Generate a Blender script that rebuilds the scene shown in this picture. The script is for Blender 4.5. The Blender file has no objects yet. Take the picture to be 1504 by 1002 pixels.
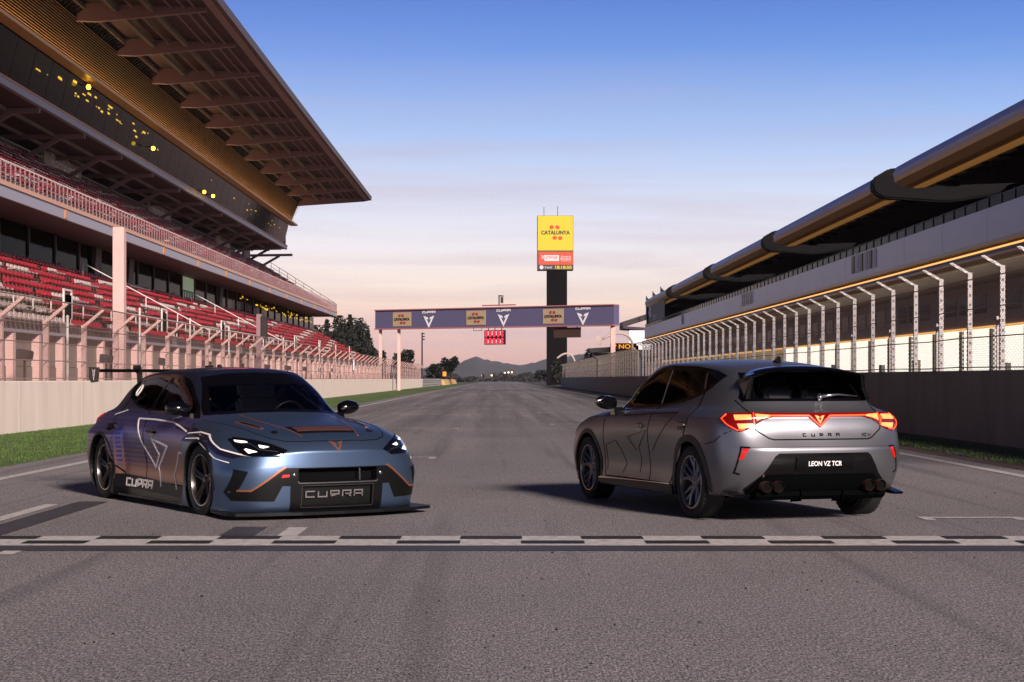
import bpy, bmesh, math, random
import numpy as np
from mathutils import Vector, Matrix
from mathutils.bvhtree import BVHTree

S = bpy.context.scene
COL = S.collection
R = math.radians
rnd = random.Random(7)

# ------------------------------------------------------------------ camera
cd = bpy.data.cameras.new('camera')
cam = bpy.data.objects.new('camera', cd)
COL.objects.link(cam)
cam.location = (0, 0, 1.25)
cam.rotation_euler = (R(90), 0, 0)
cd.sensor_width = 36
cd.lens = 2550 / 1504 * 36
cd.shift_x = 0.01263
cd.shift_y = 0.0366
cd.clip_end = 12000
S.camera = cam


def lin(c):
    return tuple((x / 255 / 12.92) if x / 255 <= 0.04045 else ((x / 255 + 0.055) / 1.055) ** 2.4 for x in c)


# ------------------------------------------------------------------ world: dusk sky
SUN_AZ, SUN_EL = R(153), R(23)          # azimuth clockwise from +Y: from the right, behind the camera
W = bpy.data.worlds.new("World")
S.world = W
W.use_nodes = True
wn, wl = W.node_tree.nodes, W.node_tree.links
bg = wn['Background']
sky = wn.new('ShaderNodeTexSky')
sky.sky_type = 'NISHITA'
sky.sun_disc = False
sky.sun_elevation = R(2.0)
sky.sun_rotation = R(-8)
geo = wn.new('ShaderNodeTexCoord')
sep = wn.new('ShaderNodeSeparateXYZ')
wl.new(geo.outputs['Generated'], sep.inputs[0])
ramp = wn.new('ShaderNodeValToRGB')
mr = wn.new('ShaderNodeMapRange')
mr.inputs[1].default_value = 0.0
mr.inputs[2].default_value = 0.5
wl.new(sep.outputs['Z'], mr.inputs[0])
stops = [(0.000, (196, 158, 160)), (0.020, (222, 184, 176)), (0.036, (240, 212, 196)), (0.052, (240, 226, 218)),
         (0.075, (231, 229, 238)), (0.105, (208, 219, 243)), (0.140, (164, 193, 240)), (0.185, (108, 152, 226)),
         (0.225, (80, 120, 206)), (0.29, (38, 66, 140)), (0.5, (14, 24, 58))]
el = ramp.color_ramp.elements
while len(el) < len(stops):
    el.new(0.5)
for e, (p, c) in zip(el, stops):
    e.position = p / 0.5
    e.color = (*lin(c), 1)
wl.new(mr.outputs[0], ramp.inputs[0])
# thin stretched cirrus bands
mp = wn.new('ShaderNodeMapping')
mp.inputs['Scale'].default_value = (2.2, 2.2, 34)
mp.inputs['Rotation'].default_value = (0.0, R(1.2), 0)
wl.new(geo.outputs['Generated'], mp.inputs[0])
nz = wn.new('ShaderNodeTexNoise')
nz.inputs['Scale'].default_value = 1.6
nz.inputs['Detail'].default_value = 6
nz.inputs['Roughness'].default_value = 0.55
nz.inputs['Distortion'].default_value = 0.6
wl.new(mp.outputs[0], nz.inputs['Vector'])
cr = wn.new('ShaderNodeMapRange')
cr.inputs[1].default_value = 0.42
cr.inputs[2].default_value = 0.72
wl.new(nz.outputs['Fac'], cr.inputs[0])
band = wn.new('ShaderNodeMapRange')      # clouds thin out overhead
band.inputs[1].default_value = 0.20
band.inputs[2].default_value = 0.06
wl.new(sep.outputs['Z'], band.inputs[0])
mm = wn.new('ShaderNodeMath'); mm.operation = 'MULTIPLY'
wl.new(cr.outputs[0], mm.inputs[0]); wl.new(band.outputs[0], mm.inputs[1])
m2 = wn.new('ShaderNodeMath'); m2.operation = 'MULTIPLY'; m2.inputs[1].default_value = 0.6
wl.new(mm.outputs[0], m2.inputs[0])
cc = wn.new('ShaderNodeMix'); cc.data_type = 'RGBA'
cc.inputs['B'].default_value = (*lin((190, 172, 190)), 1)
wl.new(m2.outputs[0], cc.inputs['Factor'])
wl.new(ramp.outputs[0], cc.inputs['A'])
sm = wn.new('ShaderNodeMix'); sm.data_type = 'RGBA'; sm.blend_type = 'ADD'
sm.inputs['Factor'].default_value = 0.003
wl.new(cc.outputs['Result'], sm.inputs['A'])
wl.new(sky.outputs[0], sm.inputs['B'])
wl.new(sm.outputs['Result'], bg.inputs[0])
bg.inputs[1].default_value = 0.69

sl = bpy.data.lights.new('sun', 'SUN')
so = bpy.data.objects.new('sun', sl)
COL.objects.link(so)
sl.energy = 4.6
sl.angle = R(9)
sl.color = (1.0, 0.88, 0.82)
sd = Vector((math.sin(SUN_AZ) * math.cos(SUN_EL), math.cos(SUN_AZ) * math.cos(SUN_EL), math.sin(SUN_EL)))
so.rotation_euler = sd.to_track_quat('Z', 'Y').to_euler()
so.location = (30, -30, 40)
vs = S.view_settings
vs.view_transform = 'Standard'
vs.look = 'None'
vs.exposure = 0.6
S.cycles.denoising_prefilter = 'NONE'
EM = 0.66          # lamps and screens keep their look under the lifted exposure
vs.gamma = 1
try:
    vs.use_curve_mapping = False
except Exception:
    pass


# ------------------------------------------------------------------ materials
def mat(name, col, rough=0.6, metal=0.0, noise=None, bump=None, coat=0.0, emit=None, spec=None, srgb=True, alpha=1.0):
    m = bpy.data.materials.new(name)
    m.use_nodes = True
    nt = m.node_tree
    b = nt.nodes['Principled BSDF']
    c = lin(col) if srgb else col
    b.inputs['Base Color'].default_value = (*c, 1)
    b.inputs['Roughness'].default_value = rough
    b.inputs['Metallic'].default_value = metal
    b.inputs['Coat Weight'].default_value = coat
    b.inputs['Coat Roughness'].default_value = 0.08
    b.inputs['Alpha'].default_value = alpha
    if spec is not None:
        b.inputs['Specular IOR Level'].default_value = spec
    tc = None
    if noise or bump:
        tc = nt.nodes.new('ShaderNodeTexCoord')
    if noise:
        sc, amt = noise[0], noise[1]
        n = nt.nodes.new('ShaderNodeTexNoise')
        n.inputs['Scale'].default_value = sc
        n.inputs['Detail'].default_value = 5
        n.inputs['Roughness'].default_value = 0.65
        src = tc.outputs['Object']
        if len(noise) > 2:
            mpn = nt.nodes.new('ShaderNodeMapping')
            mpn.inputs['Scale'].default_value = noise[2]
            nt.links.new(src, mpn.inputs[0])
            src = mpn.outputs[0]
        nt.links.new(src, n.inputs['Vector'])
        rp = nt.nodes.new('ShaderNodeMapRange')
        rp.inputs[1].default_value = 0.3
        rp.inputs[2].default_value = 0.7
        rp.inputs[3].default_value = 1 - amt
        rp.inputs[4].default_value = 1 + amt
        nt.links.new(n.outputs['Fac'], rp.inputs[0])
        mx = nt.nodes.new('ShaderNodeVectorMath')
        mx.operation = 'SCALE'
        mx.inputs[0].default_value = c
        nt.links.new(rp.outputs[0], mx.inputs['Scale'])
        nt.links.new(mx.outputs[0], b.inputs['Base Color'])
    if bump:
        n2 = nt.nodes.new('ShaderNodeTexNoise')
        n2.inputs['Scale'].default_value = bump[0]
        n2.inputs['Detail'].default_value = 3
        nt.links.new(tc.outputs['Object'], n2.inputs['Vector'])
        bp = nt.nodes.new('ShaderNodeBump')
        bp.inputs['Strength'].default_value = bump[1]
        bp.inputs['Distance'].default_value = bump[2] if len(bump) > 2 else 0.01
        nt.links.new(n2.outputs['Fac'], bp.inputs['Height'])
        nt.links.new(bp.outputs[0], b.inputs['Normal'])
    if emit:
        b.inputs['Emission Color'].default_value = (*lin(emit[0]), 1)
        b.inputs['Emission Strength'].default_value = emit[1] * EM
    return m


# ------------------------------------------------------------------ mesh builder
class MB:
    def __init__(self, shear=0.0):
        self.v, self.f, self.m = [], [], []
        self.shear = shear

    def add(self, vs_, fs, mi=0):
        o = len(self.v)
        self.v += [tuple(p) for p in vs_]
        self.f += [tuple(i + o for i in f) for f in fs]
        self.m += [mi] * len(fs)

    def box(self, x0, x1, y0, y1, z0, z1, mi=0):
        p = [(x0, y0, z0), (x1, y0, z0), (x1, y1, z0), (x0, y1, z0), (x0, y0, z1), (x1, y0, z1), (x1, y1, z1), (x0, y1, z1)]
        self.add(p, [(0, 3, 2, 1), (4, 5, 6, 7), (0, 1, 5, 4), (1, 2, 6, 5), (2, 3, 7, 6), (3, 0, 4, 7)], mi)

    def beam(self, a, b, w, h, up=(0, 0, 1), mi=0):
        a, b, up = Vector(a), Vector(b), Vector(up)
        d = (b - a).normalized()
        s = d.cross(up)
        if s.length < 1e-4:
            s = d.cross(Vector((1, 0, 0)))
        s.normalize()
        u = s.cross(d).normalized()
        s, u = s * w / 2, u * h / 2
        p = [a - s - u, a + s - u, a + s + u, a - s + u, b - s - u, b + s - u, b + s + u, b - s + u]
        self.add(p, [(0, 1, 2, 3), (4, 7, 6, 5), (0, 4, 5, 1), (1, 5, 6, 2), (2, 6, 7, 3), (3, 7, 4, 0)], mi)

    def tube(self, pts, r, n=8, mi=0):
        pts = [Vector(p) for p in pts]
        rs = r if isinstance(r, (list, tuple)) else [r] * len(pts)
        rings = []
        for i, p in enumerate(pts):
            d = (pts[min(i + 1, len(pts) - 1)] - pts[max(i - 1, 0)]).normalized()
            a = d.cross(Vector((0, 0, 1)))
            if a.length < 1e-3:
                a = d.cross(Vector((0, 1, 0)))
            a.normalize()
            b = a.cross(d)
            rings.append([p + (a * math.cos(2 * math.pi * k / n) + b * math.sin(2 * math.pi * k / n)) * rs[i] for k in range(n)])
        vv = [q for ring in rings for q in ring]
        ff = []
        for i in range(len(pts) - 1):
            for k in range(n):
                ff.append((i * n + k, i * n + (k + 1) % n, (i + 1) * n + (k + 1) % n, (i + 1) * n + k))
        ff.append(tuple(range(n - 1, -1, -1)))
        ff.append(tuple((len(pts) - 1) * n + k for k in range(n)))
        self.add(vv, ff, mi)

    def prism(self, poly, axis, t0, t1, mi=0):
        """poly of 2-D points extruded along axis ('x': poly is (y,z); 'y': (x,z); 'z': (x,y))"""
        def P(q, t):
            return (t, q[0], q[1]) if axis == 'x' else (q[0], t, q[1]) if axis == 'y' else (q[0], q[1], t)
        n = len(poly)
        vv = [P(q, t0) for q in poly] + [P(q, t1) for q in poly]
        ff = [tuple(range(n)), tuple(range(2 * n - 1, n - 1, -1))]
        ff += [(i, i + n, (i + 1) % n + n, (i + 1) % n) for i in range(n)]
        self.add(vv, ff, mi)

    def lathe(self, prof, n=40, axis='y', mi=0, closed=False):
        """prof: (r, t) pairs round an axis"""
        vv, ff = [], []
        for r, t in prof:
            for k in range(n):
                a = 2 * math.pi * k / n
                c, s = r * math.cos(a), r * math.sin(a)
                vv.append((c, t, s) if axis == 'y' else (c, s, t) if axis == 'z' else (t, c, s))
        L = len(prof)
        for i in range(L if closed else L - 1):
            j = (i + 1) % L
            for k in range(n):
                ff.append((i * n + k, i * n + (k + 1) % n, j * n + (k + 1) % n, j * n + k))
        self.add(vv, ff, mi)

    def build(self, name, mats, parent=None, smooth=False, kind=None, recalc=True, bevel=0, auto=None):
        me = bpy.data.meshes.new(name)
        base = Vector((0, 0, 0))
        if parent is not None:
            base = world_loc(parent)
        sh = self.shear
        me.from_pydata([(p[0] + sh * p[1] - base.x, p[1] - base.y, p[2] - base.z) for p in self.v], [], self.f)
        if not isinstance(mats, (list, tuple)):
            mats = [mats]
        for m in mats:
            me.materials.append(m)
        if len(mats) > 1:
            me.polygons.foreach_set('material_index', self.m)
        if recalc:
            bm = bmesh.new()
            bm.from_mesh(me)
            if bevel:
                bmesh.ops.bevel(bm, geom=bm.edges[:], offset=bevel, segments=2, affect='EDGES', clamp_overlap=True)
            bmesh.ops.recalc_face_normals(bm, faces=bm.faces)
            bm.to_mesh(me)
            bm.free()
        if smooth:
            me.polygons.foreach_set('use_smooth', [True] * len(me.polygons))
            if auto:
                try:
                    me.set_sharp_from_angle(angle=R(auto))
                except Exception:
                    pass
        return link(name, me, parent, kind)


NOLOC = {}


def world_loc(o):
    p = Vector((0, 0, 0))
    while o is not None:
        if o.get('_rot'):
            return Vector((0, 0, 0))     # children of rotated things are given in its own frame
        p += o.location
        o = o.parent
    return p


def link(name, me, parent=None, kind=None):
    o = bpy.data.objects.new(name, me)
    COL.objects.link(o)
    if parent is not None:
        o.parent = parent
    if kind:
        o['kind'] = kind
    return o


def thing(name, label, cat, loc=(0, 0, 0), rotz=None, group=None):
    o = bpy.data.objects.new(name, None)
    COL.objects.link(o)
    o.empty_display_size = 0.2
    o.location = loc
    if rotz is not None:
        o.rotation_euler = (0, 0, rotz)
        o['_rot'] = 1
    tag(o, label, cat, group)
    return o


def tag(o, label, cat, group=None):
    o['label'] = label
    o['category'] = cat
    if group:
        o['group'] = group
    return o


def copy_to(o, parent, loc=None):
    c = o.copy()
    COL.objects.link(c)
    c.parent = parent
    if loc is not None:
        c.location = loc
    return c


def copy_tree(o, parent=None):
    c = o.copy()
    COL.objects.link(c)
    c.parent = parent
    for ch in list(o.children):
        copy_tree(ch, c)
    return c


def text_mesh(txt, size=1.0, align='CENTER', shear=0.0, bold=0.0, spacing=1.0):
    """flat letters as (verts2d, faces), centred"""
    cu = bpy.data.curves.new('lettering', 'FONT')
    cu.body = txt
    cu.size = size
    cu.align_x = align
    cu.align_y = 'CENTER'
    cu.shear = shear
    cu.offset = bold
    cu.space_character = spacing
    cu.resolution_u = 3
    o = bpy.data.objects.new('lettering', cu)
    COL.objects.link(o)
    dg = bpy.context.evaluated_depsgraph_get()
    me = bpy.data.meshes.new_from_object(o.evaluated_get(dg))
    vv = [(v.co.x, v.co.y) for v in me.vertices]
    ff = [tuple(p.vertices) for p in me.polygons]
    bpy.data.objects.remove(o)
    bpy.data.curves.remove(cu)
    bpy.data.meshes.remove(me)
    return vv, ff


def fit_text(txt, width, height=None, **k):
    vv, ff = text_mesh(txt, **k)
    xs = [p[0] for p in vv]; ys = [p[1] for p in vv]
    cx, cy = (min(xs) + max(xs)) / 2, (min(ys) + max(ys)) / 2
    sx = width / (max(xs) - min(xs))
    sy = sx if height is None else height / (max(ys) - min(ys))
    return [((x - cx) * sx, (y - cy) * sy) for x, y in vv], ff


def strip(pts, w, closed=False):
    """polyline to a mitred outline"""
    P = [Vector(p) for p in pts]
    n = len(P)
    L, Rr = [], []
    for i in range(n):
        a = P[i - 1] if (i > 0 or closed) else None
        b = P[(i + 1) % n] if (i < n - 1 or closed) else None
        d1 = (P[i] - a).normalized() if a is not None else (b - P[i]).normalized()
        d2 = (b - P[i]).normalized() if b is not None else d1
        t = d1 + d2
        t = t.normalized() if t.length > 1e-5 else d1
        nn = Vector((-t.y, t.x))
        k = max(0.35, abs(nn.dot(Vector((-d1.y, d1.x)))))
        L.append(P[i] + nn * w / 2 / k)
        Rr.append(P[i] - nn * w / 2 / k)
    if closed:
        return [[tuple(p) for p in L], [tuple(p) for p in Rr]]
    return [[tuple(p) for p in L] + [tuple(p) for p in reversed(Rr)]]


BLOCK = {   # squared letters drawn as strokes in a 1 x 1 cell
    'C': [[(1, 1), (0.08, 1), (0.08, 0), (1, 0)]],
    'U': [[(0.05, 1), (0.05, 0), (0.95, 0), (0.95, 1)]],
    'P': [[(0.05, -0.08), (0.05, 1), (0.95, 1), (0.95, 0.42), (0.05, 0.42)]],
    'R': [[(0.05, -0.08), (0.05, 1), (0.95, 1), (0.95, 0.42), (0.35, 0.42)], [(0.62, 0.42), (0.98, -0.08)]],
    'A': [[(0.05, -0.08), (0.05, 1), (0.95, 1), (0.95, -0.08)], [(0.05, 0.40), (0.95, 0.40)]],
}


def block_word(word, w, h, gap, sw):
    """list of loop sets for stroked letters; letter width w, height h; centred"""
    tot = len(word) * w + (len(word) - 1) * gap
    out = []
    for i, ch in enumerate(word):
        x0 = -tot / 2 + i * (w + gap)
        for st in BLOCK[ch]:
            out.append(strip([(x0 + p[0] * w, (p[1] - 0.5) * h) for p in st], sw))
    return out


EMBLEM = [[(-1, .95), (-.26, .70), (-.10, .34), (-.46, .44), (-.03, -.42), (-.03, -1.0)],
          [(1, .95), (.26, .70), (.10, .34), (.46, .44), (.03, -.42), (.03, -1.0)]]


def emblem(s, cx=0, cy=0, sy=None):
    sy = sy or s
    return [[[(cx + x * s, cy + y * sy) for x, y in lp]] for lp in EMBLEM]


def flat_polys(loopsets):
    """loop sets to (verts2d, faces)"""
    V, F = [], []
    for loops in loopsets:
        bm = bmesh.new()
        es = []
        for lp in loops:
            vv = [bm.verts.new((x, y, 0)) for x, y in lp]
            es += [bm.edges.new((vv[i], vv[(i + 1) % len(vv)])) for i in range(len(vv))]
        bmesh.ops.triangle_fill(bm, use_beauty=True, use_dissolve=False, edges=es)
        o = len(V)
        bm.verts.index_update()
        V += [(v.co.x, v.co.y) for v in bm.verts]
        F += [tuple(v.index + o for v in f.verts) for f in bm.faces]
        bm.free()
    return V, F


def plate(mb, vf, origin, ax, ay, depth=0.02, mi=0):
    """put flat letters or shapes as thin raised plates in a plane"""
    vv, ff = vf
    o, ax, ay = Vector(origin), Vector(ax).normalized(), Vector(ay).normalized()
    n = ax.cross(ay).normalized()
    top = [o + ax * x + ay * y + n * depth for x, y in vv]
    k = len(vv)
    bot = [o + ax * x + ay * y for x, y in vv]
    cnt = {}
    for f in ff:
        for i in range(len(f)):
            e = (f[i], f[(i + 1) % len(f)])
            cnt[tuple(sorted(e))] = cnt.get(tuple(sorted(e)), []) + [e]
    sides = [(e[0][0], e[0][0] + k, e[0][1] + k, e[0][1]) for e in cnt.values() if len(e) == 1]
    mb.add(top + bot, [tuple(f) for f in ff] + sides, mi)
# ------------------------------------------------------------------ cars
RINGS = [
    # bottom edge
    [(2.06,0,.17),(2.04,.35,.17),(1.98,.60,.17),(1.84,.76,.17),(1.66,.80,.17),(1.34,.81,.17),(.90,.82,.17),(.35,.82,.17),(-.2,.82,.17),(-.75,.82,.17),(-1.34,.81,.18),(-1.70,.79,.22),(-1.92,.72,.25),(-2.02,.54,.26),(-2.05,.28,.26),(-2.06,0,.26)],
    [(2.14,0,.22),(2.12,.35,.22),(2.05,.64,.22),(1.90,.80,.22),(1.70,.86,.23),(1.34,.885,.24),(.90,.872,.24),(.35,.865,.24),(-.2,.865,.24),(-.75,.87,.24),(-1.34,.89,.25),(-1.74,.86,.28),(-1.98,.78,.31),(-2.09,.56,.32),(-2.12,.28,.32),(-2.13,0,.32)],
    [(2.19,0,.42),(2.17,.36,.42),(2.09,.66,.42),(1.93,.83,.42),(1.72,.885,.42),(1.34,.90,.43),(.90,.885,.43),(.35,.872,.43),(-.2,.872,.43),(-.75,.882,.44),(-1.34,.905,.45),(-1.76,.89,.46),(-2.02,.82,.47),(-2.15,.58,.47),(-2.185,.29,.47),(-2.195,0,.47)],
    [(2.19,0,.60),(2.165,.36,.60),(2.08,.66,.60),(1.92,.825,.60),(1.71,.88,.60),(1.34,.90,.61),(.9,.89,.61),(.35,.884,.62),(-.2,.884,.62),(-.75,.892,.63),(-1.34,.91,.64),(-1.76,.895,.64),(-2.02,.825,.64),(-2.15,.58,.64),(-2.185,.29,.64),(-2.19,0,.64)],
    [(2.15,0,.72),(2.12,.36,.72),(2.01,.66,.73),(1.85,.80,.74),(1.66,.86,.755),(1.34,.885,.765),(.9,.885,.77),(.35,.886,.775),(-.2,.888,.78),(-.75,.896,.785),(-1.34,.905,.795),(-1.76,.885,.80),(-2.01,.81,.80),(-2.115,.57,.80),(-2.14,.29,.80),(-2.15,0,.80)],
    [(2.06,0,.785),(2.02,.36,.785),(1.88,.63,.795),(1.72,.75,.81),(1.58,.81,.83),(1.30,.845,.86),(.88,.858,.87),(.35,.865,.875),(-.2,.868,.88),(-.75,.875,.89),(-1.34,.880,.90),(-1.76,.855,.905),(-2.00,.78,.905),(-2.08,.56,.905),(-2.10,.28,.905),(-2.11,0,.905)],
    [(1.70,0,.885),(1.68,.32,.885),(1.60,.55,.88),(1.48,.66,.885),(1.38,.72,.89),(1.15,.765,.91),(.80,.80,.93),(.33,.825,.935),(-.2,.835,.945),(-.75,.832,.955),(-1.34,.815,.97),(-1.74,.77,.975),(-1.97,.69,.955),(-2.06,.5,.948),(-2.085,.26,.948),(-2.095,0,.948)],
    [(1.02,0,.995),(1.00,.28,.993),(.93,.5,.985),(.84,.64,.975),(.78,.70,.965),(.70,.735,.955),(.50,.765,.955),(.2,.785,.965),(-.22,.795,.98),(-.75,.79,1.0),(-1.32,.755,1.025),(-1.68,.70,1.03),(-1.88,.60,1.01),(-1.98,.43,1.0),(-2.01,.22,1.0),(-2.02,0,1.0)],
    [(.72,0,1.20),(.70,.27,1.195),(.64,.47,1.185),(.56,.60,1.17),(.50,.64,1.16),(.41,.665,1.155),(.22,.682,1.16),(-.02,.69,1.17),(-.30,.697,1.18),(-.75,.69,1.19),(-1.28,.655,1.2),(-1.60,.60,1.19),(-1.77,.52,1.17),(-1.85,.37,1.16),(-1.87,.19,1.16),(-1.875,0,1.16)],
    [(.36,0,1.385),(.34,.24,1.38),(.29,.43,1.365),(.24,.54,1.345),(.19,.565,1.335),(.12,.58,1.335),(0,.59,1.343),(-.18,.597,1.35),(-.40,.597,1.352),(-.78,.590,1.346),(-1.25,.56,1.315),(-1.5,.52,1.29),(-1.63,.45,1.275),(-1.70,.32,1.28),(-1.72,.16,1.29),(-1.725,0,1.29)],
    [(.22,0,1.418),(.20,.19,1.414),(.17,.34,1.404),(.13,.43,1.395),(.08,.46,1.392),(.02,.475,1.394),(-.08,.483,1.398),(-.22,.486,1.402),(-.42,.484,1.402),(-.8,.475,1.395),(-1.22,.45,1.37),(-1.42,.42,1.35),(-1.52,.37,1.335),(-1.58,.26,1.335),(-1.6,.13,1.338),(-1.605,0,1.34)],
]
for _j in range(6, 10):
    for _i, _d in ((1, .012), (2, -.020), (3, -.004)):
        _p = RINGS[_i][_j]
        RINGS[_i][_j] = (_p[0], _p[1] + _d, _p[2])
for _j in range(13, 16):
    for _i, _d in ((3, -.014), (4, .022)):
        _p = RINGS[_i][_j]
        RINGS[_i][_j] = (_p[0] + _d, _p[1], _p[2])
SPINE = [(.12,1.428),(.09,1.430),(.06,1.431),(.02,1.432),(-.03,1.433),(-.10,1.434),(-.18,1.435),(-.30,1.436),(-.46,1.436),(-.80,1.430),(-1.15,1.408),(-1.30,1.392),(-1.38,1.382),(-1.42,1.376),(-1.45,1.372),(-1.47,1.368)]
AXF, AXR = 1.343, -1.343


def sstep(a, b, x):
    t = min(1, max(0, (x - a) / (b - a)))
    return t * t * (3 - 2 * t)


def subsurf_copy(me, lv):
    o = bpy.data.objects.new('cage', me)
    COL.objects.link(o)
    md = o.modifiers.new('s', 'SUBSURF')
    md.levels = lv
    md.boundary_smooth = 'PRESERVE_CORNERS'
    dg = bpy.context.evaluated_depsgraph_get()
    out = bpy.data.meshes.new_from_object(o.evaluated_get(dg))
    bpy.data.objects.remove(o)
    return out


def car_shell(mod=None, flare=None, nose=False):
    rings = [[mod(i, j, p) if mod else p for j, p in enumerate(r)] for i, r in enumerate(RINGS)]
    rings.append([(x, 0, z) for x, z in SPINE] if not mod else [mod(11, j, (x, 0, z)) for j, (x, z) in enumerate(SPINE)])
    rings.insert(0, [(min(p[0], 1.9) if p[0] > 0 else max(p[0], -1.9), 0, .17 if p[0] > -1.4 else .22) for p in rings[0]])
    n = 16
    verts, idx = [], {}

    def vid(i, j, s):
        p = rings[i][j]
        onax = abs(p[1]) < 1e-6
        key = (i, j, 0 if onax else s)
        if key not in idx:
            idx[key] = len(verts)
            verts.append((p[0], p[1] * (1 if onax else s), p[2]))
        return idx[key]
    faces = []
    for s in (1, -1):
        for i in range(len(rings) - 1):
            for j in range(n - 1):
                q = [vid(i, j, s), vid(i, j + 1, s), vid(i + 1, j + 1, s), vid(i + 1, j, s)]
                q = list(dict.fromkeys(q))
                if s < 0:
                    q.reverse()
                faces.append(tuple(q))
    P = np.array(verts)
    Q = P.copy()
    cr = {}
    me = bpy.data.meshes.new('cage')
    me.from_pydata(verts, [], faces)
    # crease: shoulder line along the flanks and the nose, lip of the tailgate
    at = me.attributes.new('crease_edge', 'FLOAT', 'EDGE')
    inv = {v: k for k, v in idx.items()}
    val = []
    for e in me.edges:
        a, b = inv[e.vertices[0]], inv[e.vertices[1]]
        c = 0.0
        if a[0] == b[0]:
            i = a[0]
            j = (a[1] + b[1]) / 2
            if i == 6:
                c = 0.45 if j < 4 else (0.7 if j > 10 else 0.55)
            if i == 7 and j > 10.5:
                c = 0.5
            if i == 4 and j > 10.5 and not nose:
                c = .55
            if nose and j < 4 and i in (4, 5):
                c = .6
            if nose and j < 4 and i == 6:
                c = .1
            if i == 1 or i == 2:
                c = 0.35
            if i == 8 and j < 3.2:
                c = 0.35
            if i == 10 and (j < 3):
                c = 0.2
        val.append(c)
    at.data.foreach_set('value', val)
    for it in range(4):
        sm_ = subsurf_copy(me, 2)
        co = np.empty(len(sm_.vertices) * 3)
        sm_.vertices.foreach_get('co', co)
        co = co.reshape(-1, 3)[:len(verts)]
        Q += 0.8 * (P - co)
        me.vertices.foreach_set('co', Q.ravel())
        me.update()
        bpy.data.meshes.remove(sm_)
    body = subsurf_copy(me, 4)
    if flare:
        for v in body.vertices:
            v.co.y += flare(v.co.x, v.co.y, v.co.z)
    bpy.data.meshes.remove(me)
    return body


def cut_arches(body, radii, mats, zc=0.325, yin=0.52):
    """cut the wheel houses out of the closed shell with short drums"""
    for m in mats:
        body.materials.append(m)
    o = bpy.data.objects.new('shell', body)
    COL.objects.link(o)
    mb = MB()
    for ax, r in zip((AXF, AXR), radii):
        for s in (1, -1):
            n = 56
            ring = [(ax + r * math.cos(2 * math.pi * k / n), zc + r * math.sin(2 * math.pi * k / n)) for k in range(n)]
            y0, y1 = (yin, 1.4) if s > 0 else (-1.4, -yin)
            mb.prism(ring, 'y', y0, y1)
    cut = mb.build('cutter', mats[1])
    cut.data.materials.clear()
    cut.data.materials.append(mats[0])
    cut.data.materials.append(mats[1])
    cut.data.polygons.foreach_set('material_index', [1] * len(cut.data.polygons))
    md = o.modifiers.new('b', 'BOOLEAN')
    md.operation = 'DIFFERENCE'
    md.object = cut
    md.solver = 'EXACT'
    dg = bpy.context.evaluated_depsgraph_get()
    out = bpy.data.meshes.new_from_object(o.evaluated_get(dg))
    bpy.data.objects.remove(o)
    bpy.data.objects.remove(cut)
    out.polygons.foreach_set('use_smooth', [True] * len(out.polygons))
    out.set_sharp_from_angle(angle=R(50))
    return out


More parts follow.
